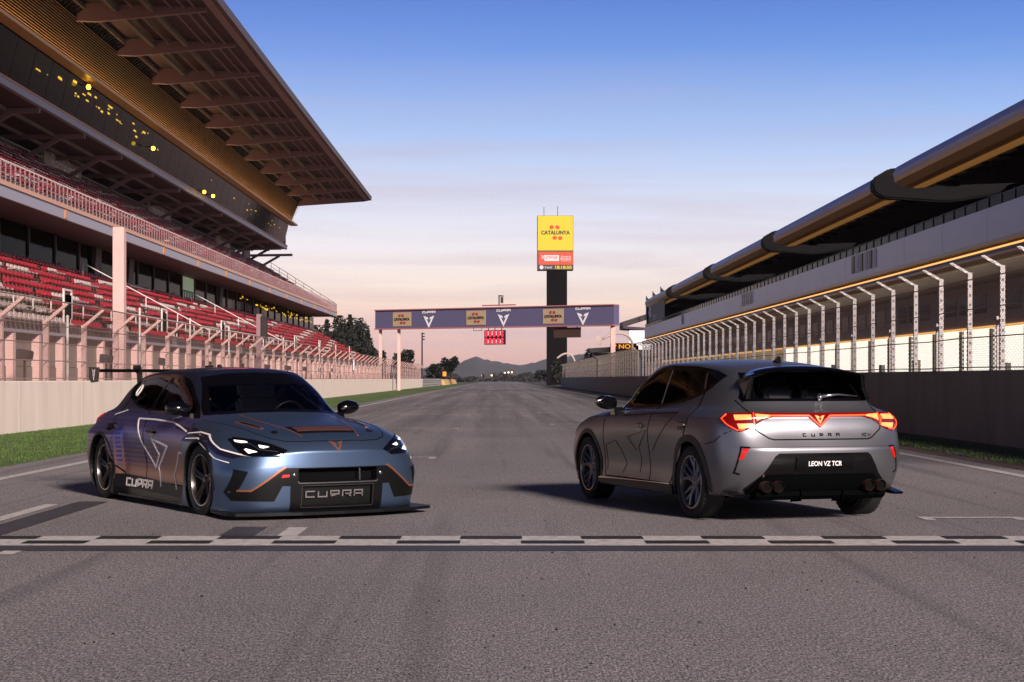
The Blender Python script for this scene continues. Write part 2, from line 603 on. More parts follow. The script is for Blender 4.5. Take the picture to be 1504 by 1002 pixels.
class Skin:
    """conforming panels, glass and trim laid on a car's shell"""

    def __init__(self, body, root):
        self.root = root
        bm = bmesh.new()
        bm.from_mesh(body)
        bm.normal_update()
        self.bvh = BVHTree.FromBMesh(bm)
        bm.faces.ensure_lookup_table()
        self.fv = [[v.co.copy() for v in f.verts] for f in bm.faces]
        self.fn = [[v.normal.copy() for v in f.verts] for f in bm.faces]
        bm.free()

    def frame(self, view):
        if view == 'L': return Vector((1, 0, 0)), Vector((0, 0, 1)), Vector((0, 1, 0))
        if view == 'R': return Vector((1, 0, 0)), Vector((0, 0, 1)), Vector((0, -1, 0))
        if view == 'F': return Vector((0, 1, 0)), Vector((0, 0, 1)), Vector((1, 0, 0))
        if view == 'B': return Vector((0, -1, 0)), Vector((0, 0, 1)), Vector((-1, 0, 0))
        if view == 'T': return Vector((1, 0, 0)), Vector((0, 1, 0)), Vector((0, 0, 1))
        a, e = R(view[0]), R(view[1] if len(view) > 1 else 0)
        d = Vector((math.cos(a) * math.cos(e), math.sin(a) * math.cos(e), math.sin(e)))
        r = Vector((-math.sin(a), math.cos(a), 0))
        return r, Vector((0, 0, 1)), d        # height stays the true z

    def hit(self, view, a, b):
        A, B, D = self.frame(view)
        o = A * a + B * b + D * 6
        if not isinstance(view, str) and len(view) > 1 and view[1]:
            # b is the true height along the ray's landing only approximately
            pass
        h = self.bvh.ray_cast(o, -D)
        if h[0] is None:
            h = self.bvh.find_nearest(A * a + B * b + D * 0.75)
        p, n, fi = h[0], h[1], h[2]
        vs_, ns = self.fv[fi], self.fn[fi]
        ws = [1 / ((p - v).length + 1e-4) for v in vs_]
        nn = Vector((0, 0, 0))
        for w, q in zip(ws, ns):
            nn += q * w
        nn.normalize()
        return p, nn

    def patch(self, name, view, loopsets, mat_, parent=None, off=0.004, grid=0.04, skirt=0.010, vf=None, rigid=False):
        bm = bmesh.new()
        if vf is not None:
            vv = [bm.verts.new((x, y, 0)) for x, y in vf[0]]
            for f in vf[1]:
                try:
                    bm.faces.new([vv[i] for i in f])
                except ValueError:
                    pass
        else:
            for loops in loopsets:
                es = []
                for lp in loops:
                    vv = [bm.verts.new((x, y, 0)) for x, y in lp]
                    es += [bm.edges.new((vv[i], vv[(i + 1) % len(vv)])) for i in range(len(vv))]
                bmesh.ops.triangle_fill(bm, use_beauty=True, use_dissolve=False, edges=es)
        xs = [v.co.x for v in bm.verts]; ys = [v.co.y for v in bm.verts]
        for k in range(math.ceil(min(xs) / grid), math.floor(max(xs) / grid) + 1):
            bmesh.ops.bisect_plane(bm, geom=bm.verts[:] + bm.edges[:] + bm.faces[:], plane_co=(k * grid, 0, 0), plane_no=(1, 0, 0), dist=1e-5)
        for k in range(math.ceil(min(ys) / grid), math.floor(max(ys) / grid) + 1):
            bmesh.ops.bisect_plane(bm, geom=bm.verts[:] + bm.edges[:] + bm.faces[:], plane_co=(0, k * grid, 0), plane_no=(0, 1, 0), dist=1e-5)
        A, B, D = self.frame(view)
        nrm = {}
        for v in bm.verts:
            p, n = self.hit(view, v.co.x, v.co.y)
            v.co = p + n * off
            nrm[v] = n
        for f in bm.faces:
            f.normal_update()
            if f.normal.dot(nrm[f.verts[0]]) < 0:
                f.normal_flip()
            f.smooth = True
        bm.verts.index_update()
        N = [nrm[v].copy() for v in bm.verts]
        if skirt:
            bed = [e for e in bm.edges if len(e.link_faces) == 1]
            for e in bed:
                a, b = e.verts
                d = skirt + off
                pa, pb = a.co.copy(), b.co.copy()
                q = [bm.verts.new(pa), bm.verts.new(pb), bm.verts.new(pb - nrm[b] * d), bm.verts.new(pa - nrm[a] * d)]
                f = bm.faces.new(q)
                f.normal_update()
                side = f.normal
                c = e.link_faces[0].calc_center_median()
                if side.dot((pa + pb) / 2 - c) < 0:
                    f.normal_flip()
                    f.normal_update()
                N += [f.normal.copy()] * 4
        me = bpy.data.meshes.new(name)
        bm.to_mesh(me)
        bm.free()
        me.materials.append(mat_)
        me.normals_split_custom_set_from_vertices([tuple(n) for n in N])
        return link(name, me, parent or self.root)


def in_poly(x, y, poly):
    c = False
    n = len(poly)
    for i in range(n):
        x0, y0 = poly[i]; x1, y1 = poly[i - 1]
        if (y0 > y) != (y1 > y) and x < (x1 - x0) * (y - y0) / (y1 - y0) + x0:
            c = not c
    return c


def open_windows(me, wins):
    """take the shell away behind each pane; wins: (view, polygon)"""
    bm = bmesh.new()
    bm.from_mesh(me)
    kill = []
    for f in bm.faces:
        c = f.calc_center_median()
        for view, poly in wins:
            if view == 'N':
                if c.x > 1.9 and in_poly(c.y, c.z, poly):
                    kill.append(f)
                    break
                continue
            if c.z < 0.9: continue
            if view == 'L' and (c.y < 0.3): continue
            if view == 'R' and (c.y > -0.3): continue
            if view == 'F' and (c.x < -0.15 or f.normal.x < 0.1): continue
            if view == 'B' and (c.x > -1.5 or f.normal.x > -0.1): continue
            a = c.x if view in 'LR' else (c.y if view == 'F' else -c.y)
            if in_poly(a, c.z, poly):
                kill.append(f)
                break
    bmesh.ops.delete(bm, geom=kill, context='FACES')
    bm.normal_update()
    vm = {}
    for f in list(bm.faces):
        if f.calc_center_median().z < 0.5 or f.material_index:
            continue
        q = []
        for v in f.verts:
            if v not in vm:
                vm[v] = bm.verts.new(v.co - v.normal * .022)
            q.append(vm[v])
        try:
            nf = bm.faces.new(q[::-1])
            nf.material_index = 1
            nf.smooth = True
        except ValueError:
            pass
    bm.to_mesh(me)
    bm.free()


def mir(poly):
    return [(-x, y) for x, y in poly]


def grow(poly, d):
    n = len(poly)
    A = sum(poly[i - 1][0] * poly[i][1] - poly[i][0] * poly[i - 1][1] for i in range(n))
    sg = 1 if A > 0 else -1
    out = []
    for i in range(n):
        p, a, b = Vector(poly[i]), Vector(poly[i - 1]), Vector(poly[(i + 1) % n])
        d1, d2 = (p - a).normalized(), (b - p).normalized()
        n1, n2 = Vector((d1.y, -d1.x)) * sg, Vector((d2.y, -d2.x)) * sg
        m_ = (n1 + n2)
        m_ = m_.normalized() if m_.length > 1e-4 else n1
        k = max(.4, m_.dot(n1))
        out.append(tuple(p + m_ * d / k))
    return out


def smooth_poly(pts, it=2, closed=True):
    """rounds corners (corner cutting)"""
    for _ in range(it):
        out = []
        n = len(pts)
        for i in range(n if closed else n - 1):
            a, b = pts[i], pts[(i + 1) % n]
            out += [(a[0] * .8 + b[0] * .2, a[1] * .8 + b[1] * .2), (a[0] * .2 + b[0] * .8, a[1] * .2 + b[1] * .8)]
        if not closed:
            out = [pts[0]] + out + [pts[-1]]
        pts = out
    return pts


def ell(cx, cy, rx, ry, n=20, a0=0):
    return [(cx + rx * math.cos(2 * math.pi * k / n + a0), cy + ry * math.sin(2 * math.pi * k / n + a0)) for k in range(n)]


def arc_band(cx, cz, r0, r1, a0, a1, n=28):
    up = [(cx + r1 * math.cos(R(a0 + (a1 - a0) * k / n)), cz + r1 * math.sin(R(a0 + (a1 - a0) * k / n))) for k in range(n + 1)]
    dn = [(cx + r0 * math.cos(R(a0 + (a1 - a0) * k / n)), cz + r0 * math.sin(R(a0 + (a1 - a0) * k / n))) for k in range(n, -1, -1)]
    return up + dn
# ------------------------------------------------------------------ materials of the place
E = {}
E['concrete'] = mat('pale concrete', (176, 158, 148), .8, noise=(1.2, .12))
E['concrete_dark'] = mat('stained concrete', (120, 108, 100), .85, noise=(.9, .2))
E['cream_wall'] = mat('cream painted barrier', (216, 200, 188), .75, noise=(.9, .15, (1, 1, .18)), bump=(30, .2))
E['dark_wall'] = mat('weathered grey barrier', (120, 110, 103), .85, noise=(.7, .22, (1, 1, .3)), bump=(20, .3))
E['steel'] = mat('brown painted steel', (136, 106, 108), .5, .1)
E['steel_dark'] = mat('dark steel', (40, 34, 36), .55, .3)
E['deck'] = mat('dark roof deck', (76, 56, 56), .7)
E['fascia'] = mat('brown roof edge', (74, 54, 50), .5, .2)
E['slat'] = mat('bronze louvre slat', (212, 178, 136), .5, .1)
E['void'] = mat('dark interior', (24, 20, 22), .9)
E['glass'] = mat('dark reflective glazing', (9, 9, 11), .06, 0, spec=.12, bump=(.7, .08, .05))
E['glass'].node_tree.nodes['Principled BSDF'].inputs['IOR'].default_value = 1.09
E['fin'] = mat('dark fin', (12, 9, 11), .7, spec=.1)
E['soffit_glow'] = mat('gold soffit glow', (200, 150, 90), .5, emit=((206, 146, 78), .24))
E['louvre_light'] = mat('warm louvre light line', (255, 206, 130), .5, emit=((255, 204, 142), 5.2))
E['white_steel'] = mat('white painted steel', (205, 194, 188), .5)
E['grey_beam'] = mat('light grey beam', (156, 150, 158), .45, .2)
E['peach_edge'] = mat('peach edge trim', (196, 150, 128), .6)
E['orange'] = mat('orange marker plate', (200, 128, 60), .5)
E['pink_post'] = mat('pink concrete post', (202, 164, 156), .75, noise=(2, .08))
E['seat_red'] = mat('red plastic seat', (158, 24, 28), .5, noise=(.6, .2))
E['seat_white'] = mat('white plastic seat', (190, 166, 158), .5)
E['galv'] = mat('galvanised steel', (176, 168, 164), .42, .5, noise=(14, .15))
E['post_hole'] = mat('post slot', (104, 97, 95), .6)
E['wire'] = mat('fence wire', (96, 88, 86), .5, .5)
E['wire_l'] = mat('pale fence wire', (170, 140, 132), .5, .4)
E['alu'] = mat('blue grey aluminium cladding', (176, 178, 200), .42, .15, noise=(.35, .06, (1, 1, 3)))
E['roof_alu'] = mat('curved aluminium roof', (196, 200, 220), .45, .05)
E['soffit'] = mat('bronze soffit', (128, 98, 70), .4, .3)
E['soffit_dark'] = mat('dark purple soffit', (82, 60, 62), .6)
E['gold_tube'] = mat('gold lit gutter', (222, 174, 112), .4, .15)
E['warm_strip'] = mat('warm light strip', (255, 196, 120), .5, emit=((255, 186, 104), 1.3))
E['garage_lit'] = mat('lit garage interior', (250, 244, 228), .8, emit=((255, 249, 234), 1.7))
E['garage_dim'] = mat('dim garage interior', (200, 184, 140), .8, emit=((214, 196, 150), .30))
E['garage_wall'] = mat('garage front wall', (150, 142, 136), .7, noise=(.8, .1))
E['purple_panel'] = mat('dark purple hoarding', (52, 30, 40), .6)
E['white_print'] = mat('white print', (226, 222, 224), .6)
E['black_print'] = mat('black print', (22, 20, 18), .6)
E['lamp_yellow'] = mat('yellow lamp', (255, 214, 60), .4, emit=((255, 210, 50), 9.0))
E['reflection_yellow'] = mat('yellow reflection glow', (255, 210, 60), .4, emit=((230, 184, 40), .9))  # emission stands in for warm reflections on the stand glazing
E['glow_green'] = mat('pale lit room', (150, 164, 140), .6, emit=((150, 168, 138), .42))
E['banner'] = mat('slate blue banner', (86, 82, 112), .6)
E['banner_edge'] = mat('pink gantry edge', (168, 104, 108), .6)
E['gold_board'] = mat('tan board', (168, 146, 116), .6)
E['crimson_print'] = mat('crimson print', (150, 50, 62), .6)
E['red_led'] = mat('lit red lamp', (8, 8, 8), .4, emit=((255, 44, 70), 1.6))
E['tower'] = mat('dark tower cladding', (9, 6, 9), .8, spec=.1)
E['screen_yellow'] = mat('lit yellow screen', (8, 8, 8), .5, emit=((255, 214, 0), 1.0))
E['screen_red'] = mat('lit red screen', (8, 8, 8), .5, emit=((250, 82, 36), .90))
E['screen_dark'] = mat('dark screen', (8, 8, 8), .5, emit=((84, 56, 48), .5))
E['screen_black'] = mat('black screen print', (8, 8, 8), .6, emit=((44, 36, 10), .4))
E['screen_orange'] = mat('orange screen print', (8, 8, 8), .6, emit=((255, 74, 26), .95))
E['screen_white'] = mat('white screen print', (8, 8, 8), .6, emit=((255, 240, 238), .95))
E['bark'] = mat('bark', (38, 28, 22), .9)


def leafmat(name, c):
    m = mat(name, c, .75, noise=(.35, .45))
    return m


E['leaf_a'] = leafmat('dark conifer leaves', (27, 28, 19))
E['leaf_b'] = leafmat('olive leaves', (34, 32, 22))
E['leaf_far'] = leafmat('far scrub leaves', (30, 28, 25))


def mesh_mat(name, col, pitch, duty, diag=True):
    """woven wire: opaque strands, open between (object space)"""
    m = bpy.data.materials.new(name)
    m.use_nodes = True
    nt = m.node_tree
    N, Lk = nt.nodes, nt.links
    b = N['Principled BSDF']
    b.inputs['Base Color'].default_value = (*lin(col), 1)
    b.inputs['Metallic'].default_value = .3
    b.inputs['Roughness'].default_value = .5
    tc = N.new('ShaderNodeTexCoord')
    s = N.new('ShaderNodeSeparateXYZ')
    Lk.new(tc.outputs['Object'], s.inputs[0])
    outs = []
    for sg in (1, -1):
        a = N.new('ShaderNodeMath'); a.operation = 'MULTIPLY_ADD'
        a.inputs[1].default_value = sg * (1 if diag else .0)
        Lk.new(s.outputs['Z'], a.inputs[0]); Lk.new(s.outputs['Y'], a.inputs[2])
        d = N.new('ShaderNodeMath'); d.operation = 'DIVIDE'; d.inputs[1].default_value = pitch
        Lk.new(a.outputs[0], d.inputs[0])
        f = N.new('ShaderNodeMath'); f.operation = 'FRACT'; Lk.new(d.outputs[0], f.inputs[0])
        l = N.new('ShaderNodeMath'); l.operation = 'LESS_THAN'; l.inputs[1].default_value = duty
        Lk.new(f.outputs[0], l.inputs[0])
        outs.append(l.outputs[0])
    mx = N.new('ShaderNodeMath'); mx.operation = 'MAXIMUM'
    Lk.new(outs[0], mx.inputs[0]); Lk.new(outs[1], mx.inputs[1])
    Lk.new(mx.outputs[0], b.inputs['Alpha'])
    return m


E['mesh_r'] = mesh_mat('grey chain link', (104, 92, 88), .09, .25)
E['mesh_l'] = mesh_mat('rosy chain link', (150, 118, 110), .085, .19)


# ------------------------------------------------------------------ track
def asphalt():
    m = mat('racing asphalt', (104, 96, 94), .82)
    nt = m.node_tree
    N, Lk = nt.nodes, nt.links
    b = N['Principled BSDF']
    tc = N.new('ShaderNodeTexCoord')

    def noise(scale, detail=4, rough=.6, mp=None):
        n = N.new('ShaderNodeTexNoise')
        n.inputs['Scale'].default_value = scale
        n.inputs['Detail'].default_value = detail
        n.inputs['Roughness'].default_value = rough
        src = tc.outputs['Object']
        if mp:
            k = N.new('ShaderNodeMapping'); k.inputs['Scale'].default_value = mp
            Lk.new(src, k.inputs[0]); src = k.outputs[0]
        Lk.new(src, n.inputs['Vector'])
        return n.outputs['Fac']

    def rng(src, a, b_, c, d):
        r = N.new('ShaderNodeMapRange')
        r.inputs[1].default_value = a; r.inputs[2].default_value = b_
        r.inputs[3].default_value = c; r.inputs[4].default_value = d
        Lk.new(src, r.inputs[0]); return r.outputs[0]

    def mul(p, q):
        k = N.new('ShaderNodeMath'); k.operation = 'MULTIPLY'
        Lk.new(p, k.inputs[0]); Lk.new(q, k.inputs[1]); return k.outputs[0]
    grain = mul(rng(noise(88, 2, .9, (1, .30, 1)), .36, .64, .10, 1.95), rng(noise(150, 2, .9), .36, .64, .45, 1.55))
    vo = N.new('ShaderNodeTexVoronoi'); vo.inputs['Scale'].default_value = 75
    Lk.new(tc.outputs['Object'], vo.inputs['Vector'])
    stone = rng(vo.outputs['Color'], 0, 1, .55, 1.5)
    patch = rng(noise(.22, 4, .55, (1, .5, 1)), .3, .7, .80, 1.16)
    streak = rng(noise(1.1, 4, .6, (1, .012, 1)), .38, .64, .58, 1.08)
    # rubber is laid on the racing lane beyond the grid
    sp = N.new('ShaderNodeSeparateXYZ'); Lk.new(tc.outputs['Object'], sp.inputs[0])
    far = rng(sp.outputs['Y'], 18, 55, 0, 1)
    sm_ = N.new('ShaderNodeMix'); sm_.data_type = 'FLOAT'
    sm_.inputs['A'].default_value = 1.0
    Lk.new(far, sm_.inputs['Factor']); Lk.new(streak, sm_.inputs['B'])
    f = mul(mul(grain, stone), mul(patch, sm_.outputs[0]))
    for sx in (-4.9, 3.9):                       # paving joints along the straight
        d = N.new('ShaderNodeMath'); d.operation = 'SUBTRACT'; d.inputs[1].default_value = sx
        Lk.new(sp.outputs['X'], d.inputs[0])
        ab = N.new('ShaderNodeMath'); ab.operation = 'ABSOLUTE'; Lk.new(d.outputs[0], ab.inputs[0])
        f = mul(f, rng(ab.outputs[0], .008, .030, .78, 1.0))
    tyre = rng(noise(2.2, 3, .55, (1, .025, 1)), .56, .68, 1.0, .70)
    f = mul(f, tyre)
    warm = N.new('ShaderNodeMix'); warm.data_type = 'RGBA'
    warm.inputs['A'].default_value = (.164, .147, .143, 1)
    warm.inputs['B'].default_value = (.188, .165, .161, 1)
    Lk.new(noise(.35, 3), warm.inputs['Factor'])
    v = N.new('ShaderNodeVectorMath'); v.operation = 'SCALE'
    Lk.new(warm.outputs['Result'], v.inputs[0]); Lk.new(f, v.inputs['Scale'])
    Lk.new(v.outputs[0], b.inputs['Base Color'])
    bp = N.new('ShaderNodeBump'); bp.inputs['Strength'].default_value = .55; bp.inputs['Distance'].default_value = .006
    Lk.new(noise(140, 2, .7), bp.inputs['Height'])
    Lk.new(bp.outputs[0], b.inputs['Normal'])
    return m


E['asphalt'] = asphalt()
E['line_white'] = mat('worn white road paint', (178, 170, 165), .7, noise=(13, .38), bump=(120, .3, .004))
E['line_black'] = mat('black road paint', (26, 22, 22), .7, noise=(9, .3))
E['line_slate'] = mat('dark bitumen band', (60, 57, 62), .6, noise=(3, .2))
E['grass'] = mat('turf', (74, 96, 38), .9, noise=(1.4, .35), bump=(30, .8, .05))
E['grass_dry'] = mat('dull turf', (58, 60, 38), .9, noise=(.6, .35), bump=(30, .8, .05))
E['dirt'] = mat('brown verge', (78, 58, 48), .9, noise=(1.5, .3))
E['earth'] = mat('dark land', (44, 42, 32), .95, noise=(.02, .3))


def sheet(name, x0, x1, y0, y1, z, m, kind='structure', seg=1):
    mb = MB()
    for i in range(seg):
        a, b = y0 + (y1 - y0) * i / seg, y0 + (y1 - y0) * (i + 1) / seg
        mb.add([(x0, a, z), (x1, a, z), (x1, b, z), (x0, b, z)], [(0, 1, 2, 3)])
    return mb.build(name, m, None, kind=kind)


sheet('ground', -2690, 2990, -310, 5240, -.03, E['earth'])
sheet('track', -7.0, 7.1, -30, 900, 0, E['asphalt'])
sheet('grass_verge', -11.2, -7.0, -30, 460, -.010, E['grass'])
sheet('dirt_verge', 7.1, 9.45, -30, 300, -.014, E['dirt'])
sheet('grass_verge', 7.55, 9.0, -30, 300, -.008, E['grass_dry'])
sheet('pit_lane', 9.8, 24.0, -30, 330, -.006, E['asphalt'])
sheet('access_road', -14.0, -11.5, -30, 300, -.012, E['concrete_dark'])
sheet('edge_line', -6.28, -6.12, -30, 460, .004, E['line_white'])
sheet('edge_line', 6.62, 6.78, -30, 300, .004, E['line_white'])
# the start line: white band with two rows of black cells and a dark band before it
sheet('start_line', -6.1, 6.6, 12.96, 13.74, .004, E['line_white'])
sheet('bitumen_band', -6.1, 6.6, 12.57, 12.955, .004, E['line_slate'])
x = -6.1 + .30
k = 0
cell0 = None
for row, (y0, y1) in enumerate(((13.47, 13.70), (13.09, 13.32))):
    xx = -6.0 + (0.03 if row == 0 else .50)
    while xx < 6.3:
        if cell0 is None:
            mb = MB(); mb.add([(-.24, 0, 0), (.24, 0, 0), (.24, .23, 0), (-.24, .23, 0)], [(0, 1, 2, 3)])
            cell0 = mb.build('painted_cell', E['line_black'], None, kind='structure')
            cell0.location = (xx + .24, y0, .008)
        else:
            c = copy_to(cell0, None); c.location = (xx + .24, y0, .008)
        xx += .945
sheet('grid_line', -1.76, -1.60, 13.75, 14.55, .0045, E['line_white'])
sheet('grid_line', -2.22, -1.94, 13.75, 14.6, .0045, E['line_slate'])
sheet('grid_line', -4.50, -4.36, 13.78, 17.2, .0045, E['line_white'])
sheet('grid_line', -4.26, -3.96, 13.78, 17.6, .0045, E['line_slate'])
sheet('grid_line', -3.58, -3.45, 12.3, 12.56, .0045, E['line_white'])


def grid_slot(x, y, w=1.0, d=.35):
    mb = MB()
    for a in ((x - w / 2, x + w / 2, y, y + .12), (x - w / 2, x - w / 2 + .1, y - d, y - .002), (x + w / 2 - .1, x + w / 2, y - d, y - .002)):
        mb.add([(a[0], a[2], .0048), (a[1], a[2], .0048), (a[1], a[3], .0048), (a[0], a[3], .0048)], [(0, 1, 2, 3)])
    mb.build('grid_slot', E['line_white'], None, kind='structure')


grid_slot(4.22, 15.52, .92, .22)
for i in range(1, 12):
    y = 15.5 + 8 * i
    grid_slot(-2.2 if i % 2 else 2.6, y + (4 if i % 2 else 0), 2.4, .5)

# crumbs of rubber and stone on the track
mb = MB()
for i in range(420):
    px, py = rnd.uniform(-6, 6.5), 7.4 + 16 * rnd.random() ** 1.6
    s = rnd.uniform(.003, .010) * (1.5 if rnd.random() < .07 else 1)
    a = rnd.uniform(0, 6.28)
    c, d = math.cos(a) * s, math.sin(a) * s
    mb.add([(px + c, py + d, .001), (px - d, py + c, .001), (px - c, py - d, .001), (px + d, py - c, .001), (px, py, s * 1.1)], [(0, 1, 4), (1, 2, 4), (2, 3, 4), (3, 0, 4)])
mb.build('track_debris', E['line_black'], None, kind='stuff', recalc=False)

# blades of grass along both verges
mb = MB()
for i in range(26000):
    if i % 4:
        px = rnd.uniform(-11.1, -7.05); py = 22 + 62 * rnd.random() ** 1.4
        if px > -7.3 and rnd.random() < .6:
            continue
    else:
        px = rnd.uniform(7.5, 9.05); py = 22 + 45 * rnd.random()
    h = rnd.uniform(.015, .045); w = .010
    a = rnd.uniform(0, 3.14); lx, ly = rnd.uniform(-.03, .03), rnd.uniform(-.03, .03)
    c, d = math.cos(a) * w, math.sin(a) * w
    mb.add([(px - c, py - d, -.009), (px + c, py + d, -.009), (px + lx, py + ly, h)], [(0, 1, 2)])
mb.build('grass_blades', E['grass'], None, kind='stuff', recalc=False)


# ------------------------------------------------------------------ barriers
def barrier(name, label, x0, x1, y0, y1, z, m, seg, cap=None):
    t = thing(name, label, 'barrier', ((x0 + x1) / 2, y0, 0))
    n = int((y1 - y0) / seg)
    proto = None
    for i in range(n):
        if proto is None:
            mb = MB()
            mb.prism([(x0, -.02), (x1, -.02), (x1, z - .02), (x1 - .02, z), (x0 + .02, z), (x0, z - .02)], 'y', y0 + .009, y0 + seg - .009)
            proto = mb.build('barrier_panel', m, t)
        else:
            copy_to(proto, t, (0, i * seg, 0))
    return t


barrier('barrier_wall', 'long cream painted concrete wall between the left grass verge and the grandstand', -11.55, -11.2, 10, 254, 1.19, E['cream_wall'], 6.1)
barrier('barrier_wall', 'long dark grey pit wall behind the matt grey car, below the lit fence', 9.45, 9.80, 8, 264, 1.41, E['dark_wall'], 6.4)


def fence(name, label, x, z0, y0, n, sp, side, h, arm, arm_h, pm, mm, wm, pw, alt=False, holes=True):
    """debris fence on a wall: posts with a cranked arm, wires and chain link; side = direction of the overhang"""
    t = thing(name, label, 'fence', (x, y0, z0))
    post = MB()
    post.box(x - pw / 2, x + pw / 2, y0 - pw / 2, y0 + pw / 2, z0, z0 + h)
    for k in range(9 if holes else 0):
        zz = z0 + .15 + k * (h - .25) / 9
        post.box(x - pw * .22, x + pw * .22, y0 - pw / 2 - .004, y0 - pw / 2, zz, zz + .05, 1)
    post.beam((x, y0, z0 + h - pw * .3), (x + side * arm, y0, z0 + h + arm_h), pw * .62, pw * .75, up=(0, 1, 0))
    po = post.build('post', [pm, E['post_hole']], t)
    pan = MB()
    pan.add([(x + side * pw * .55, y0 + .01, z0), (x + side * pw * .55, y0 + sp - .01, z0), (x + side * pw * .55, y0 + sp - .01, z0 + h), (x + side * pw * .55, y0 + .01, z0 + h),
             (x + side * (arm + .02), y0 + .01, z0 + h + arm_h), (x + side * (arm + .02), y0 + sp - .01, z0 + h + arm_h)], [(0, 1, 2, 3), (3, 2, 5, 4)])
    pn = pan.build('mesh_panel', mm, t)
    br = None
    if alt:
        b_ = MB()
        b_.box(x - pw * .4, x + pw * .4, y0 + .28 - pw * .4, y0 + .28 + pw * .4, z0, z0 + h * .52)
        b_.box(x - pw * .3, x + pw * .3, y0 + .05, y0 + .23, z0 + h * .45, z0 + h * .49)
        br = b_.build('support_post', pm, t)
    for i in range(n):
        if i:
            copy_to(po, t, (0, i * sp, 0))
            if i < n - 1:
                copy_to(pn, t, (0, i * sp, 0))
            if br and i % 2 == 0:
                copy_to(br, t, (0, i * sp, 0))
    L = sp * (n - 1)
    for zz, xx in ((.06, x), (h * .33, x), (h * .62, x), (h * .92, x), (h + arm_h, x + side * arm)):
        w = MB()
        w.tube([(xx + side * pw * .5, y0 + L * i / 40, z0 + zz + .012 * math.sin(i * 2.1)) for i in range(41)], .013 if zz < h else .018, 5)
        w.build('cable', wm, t)
    return t


fence('debris_fence', 'bright galvanised debris fence with cranked posts on the dark pit wall', 9.62, 1.41, 19.4, 43, 2.3, -1, 2.0, .40, .20, E['galv'], E['mesh_r'], E['wire'], .09, True)
fence('debris_fence', 'rosy debris fence with cranked posts on the cream wall before the red seats', -11.38, 1.19, 23.6, 58, 4.0, 1, 1.52, .55, .42, E['pink_post'], E['mesh_l'], E['wire_l'], .13, holes=False)
fence('debris_fence', 'dull far stretch of debris fence leading to the arch, past the bright fence', 9.62, 1.41, 120.0, 60, 2.4, -1, 1.75, .35, .18, E['concrete_dark'], E['mesh_r'], E['wire'], .13)

# loudspeakers standing along the cream wall
spk = thing('loudspeaker', 'black speaker box on a thin stand behind the rosy fence', 'loudspeaker', (-12.3, 45, 0), group='black speaker boxes behind the rosy fence')
mb = MB(); mb.prism([(-12.48, 1.74), (-12.14, 1.70), (-12.10, 1.96), (-12.46, 2.02)], 'y', 44.8, 45.2)
mb.build('cabinet', E['steel_dark'], spk, bevel=.02)
mb = MB(); mb.tube([(-12.3, 45, 0), (-12.3, 45, 1.74)], .03, 6)
mb.build('stand', E['steel_dark'], spk)
ORD = ['nearest', 'second', 'third', 'fourth', 'fifth', 'sixth', 'seventh', 'eighth', 'ninth', 'tenth', 'eleventh', 'twelfth', 'thirteenth', 'fourteenth']
spk['label'] = 'black speaker box behind the rosy fence, leftmost and largest of the row'
for i in range(1, 10):
    c = copy_tree(spk)
    c.location.y = 45 + 9.35 * i
    c['label'] = 'black speaker box behind the rosy fence, %s from the left in the row' % ORD[i]

t = thing('mast', 'tall brown mast with a box near its top behind the roof of the racing car', 'mast', (-11.75, 85, 0))
mb = MB(); mb.box(-11.87, -11.63, 84.9, 85.1, 0, 4.4); mb.build('pole', E['steel'], t)
mb = MB(); mb.box(-11.62, -11.36, 84.8, 85.2, 3.2, 4.3); mb.build('box', E['steel_dark'], t)
for i, (u, top) in enumerate(((104, 466), (210, 455), (284, 470), (341, 482), (421, 498), (474, 506), (498, 508), (518, 510))):
    Y = 2550 * 11.75 / (738 - u)
    z = 1.25 + (556 - top) * Y / 2550
    if i == 0:
        fp = thing('flag_pole', 'thin white pole behind the rosy fence, leftmost one, left of the pink pillar', 'pole', (-11.75, Y, 0), group='thin white poles behind the rosy fence')
        mb = MB(); mb.tube([(-11.75, Y, 0), (-11.75, Y, 3.0)], .035, 6); mb.build('shaft', E['white_steel'], fp)
        mb = MB(); mb.tube([(-11.75, Y, 3.0), (-11.75, Y, 3.06)], [.05, .02], 6); mb.build('finial', E['white_steel'], fp)
        fp.scale.z = z / 3.0
    else:
        c = copy_tree(fp); c.location.y = Y; c.scale.z = z / 3.0
        c['label'] = 'thin white pole behind the rosy fence, %s from the left of the thin poles' % ORD[i]
bd = MB(); bd.box(-11.30, -11.26, 134.5, 135.6, 1.9, 2.7)
tag(bd.build('board', E['white_print'], None), 'small white board on the rosy fence right of the racing car roof', 'board')

# ------------------------------------------------------------------ grandstand
SH = .0055
gs = thing('grandstand', 'long grandstand with red seats, glazed boxes, bronze louvres and a wide brown roof', 'grandstand', (-18 + SH * 40, 40, 0))


def G():
    return MB(SH)


YA, YL, YS, YB = 26, 181, 181, 168
# lower tier
NR = 9
g = G()
for r in range(NR):
    x1 = -13.6 - r * .733
    g.box(x1 - .735, x1, YA, YL, 1.6 + r * .39, 2.62 + r * .39)
g.box(-20.3, -13.55, YA, YL, 0, 1.58)
g.build('lower_tier', E['concrete_dark'], gs)
g = G()
g.box(-13.52, -13.38, YA, YL, 0, .95); g.box(-13.50, -13.40, YA, YL, .97, 1.05)
g.build('front_wall', E['concrete'], gs)
pr = None
for i in range(int((YL - YA) / 2.6)):
    if pr is None:
        g = G(); g.box(-13.58, -13.36, YA, YA + .26, 1.06, 2.50); pr = g.build('pillar', E['pink_post'], gs)
    else:
        copy_to(pr, gs, (SH * i * 2.6, i * 2.6, 0))
g = G(); g.box(-13.62, -13.34, YA, YL, 2.51, 2.60); g.build('top_rail', E['grey_beam'], gs)
g = G(); g.box(-13.80, -13.72, YA, YL, 1.3, 1.5); g.build('band', E['gold_board'], gs)


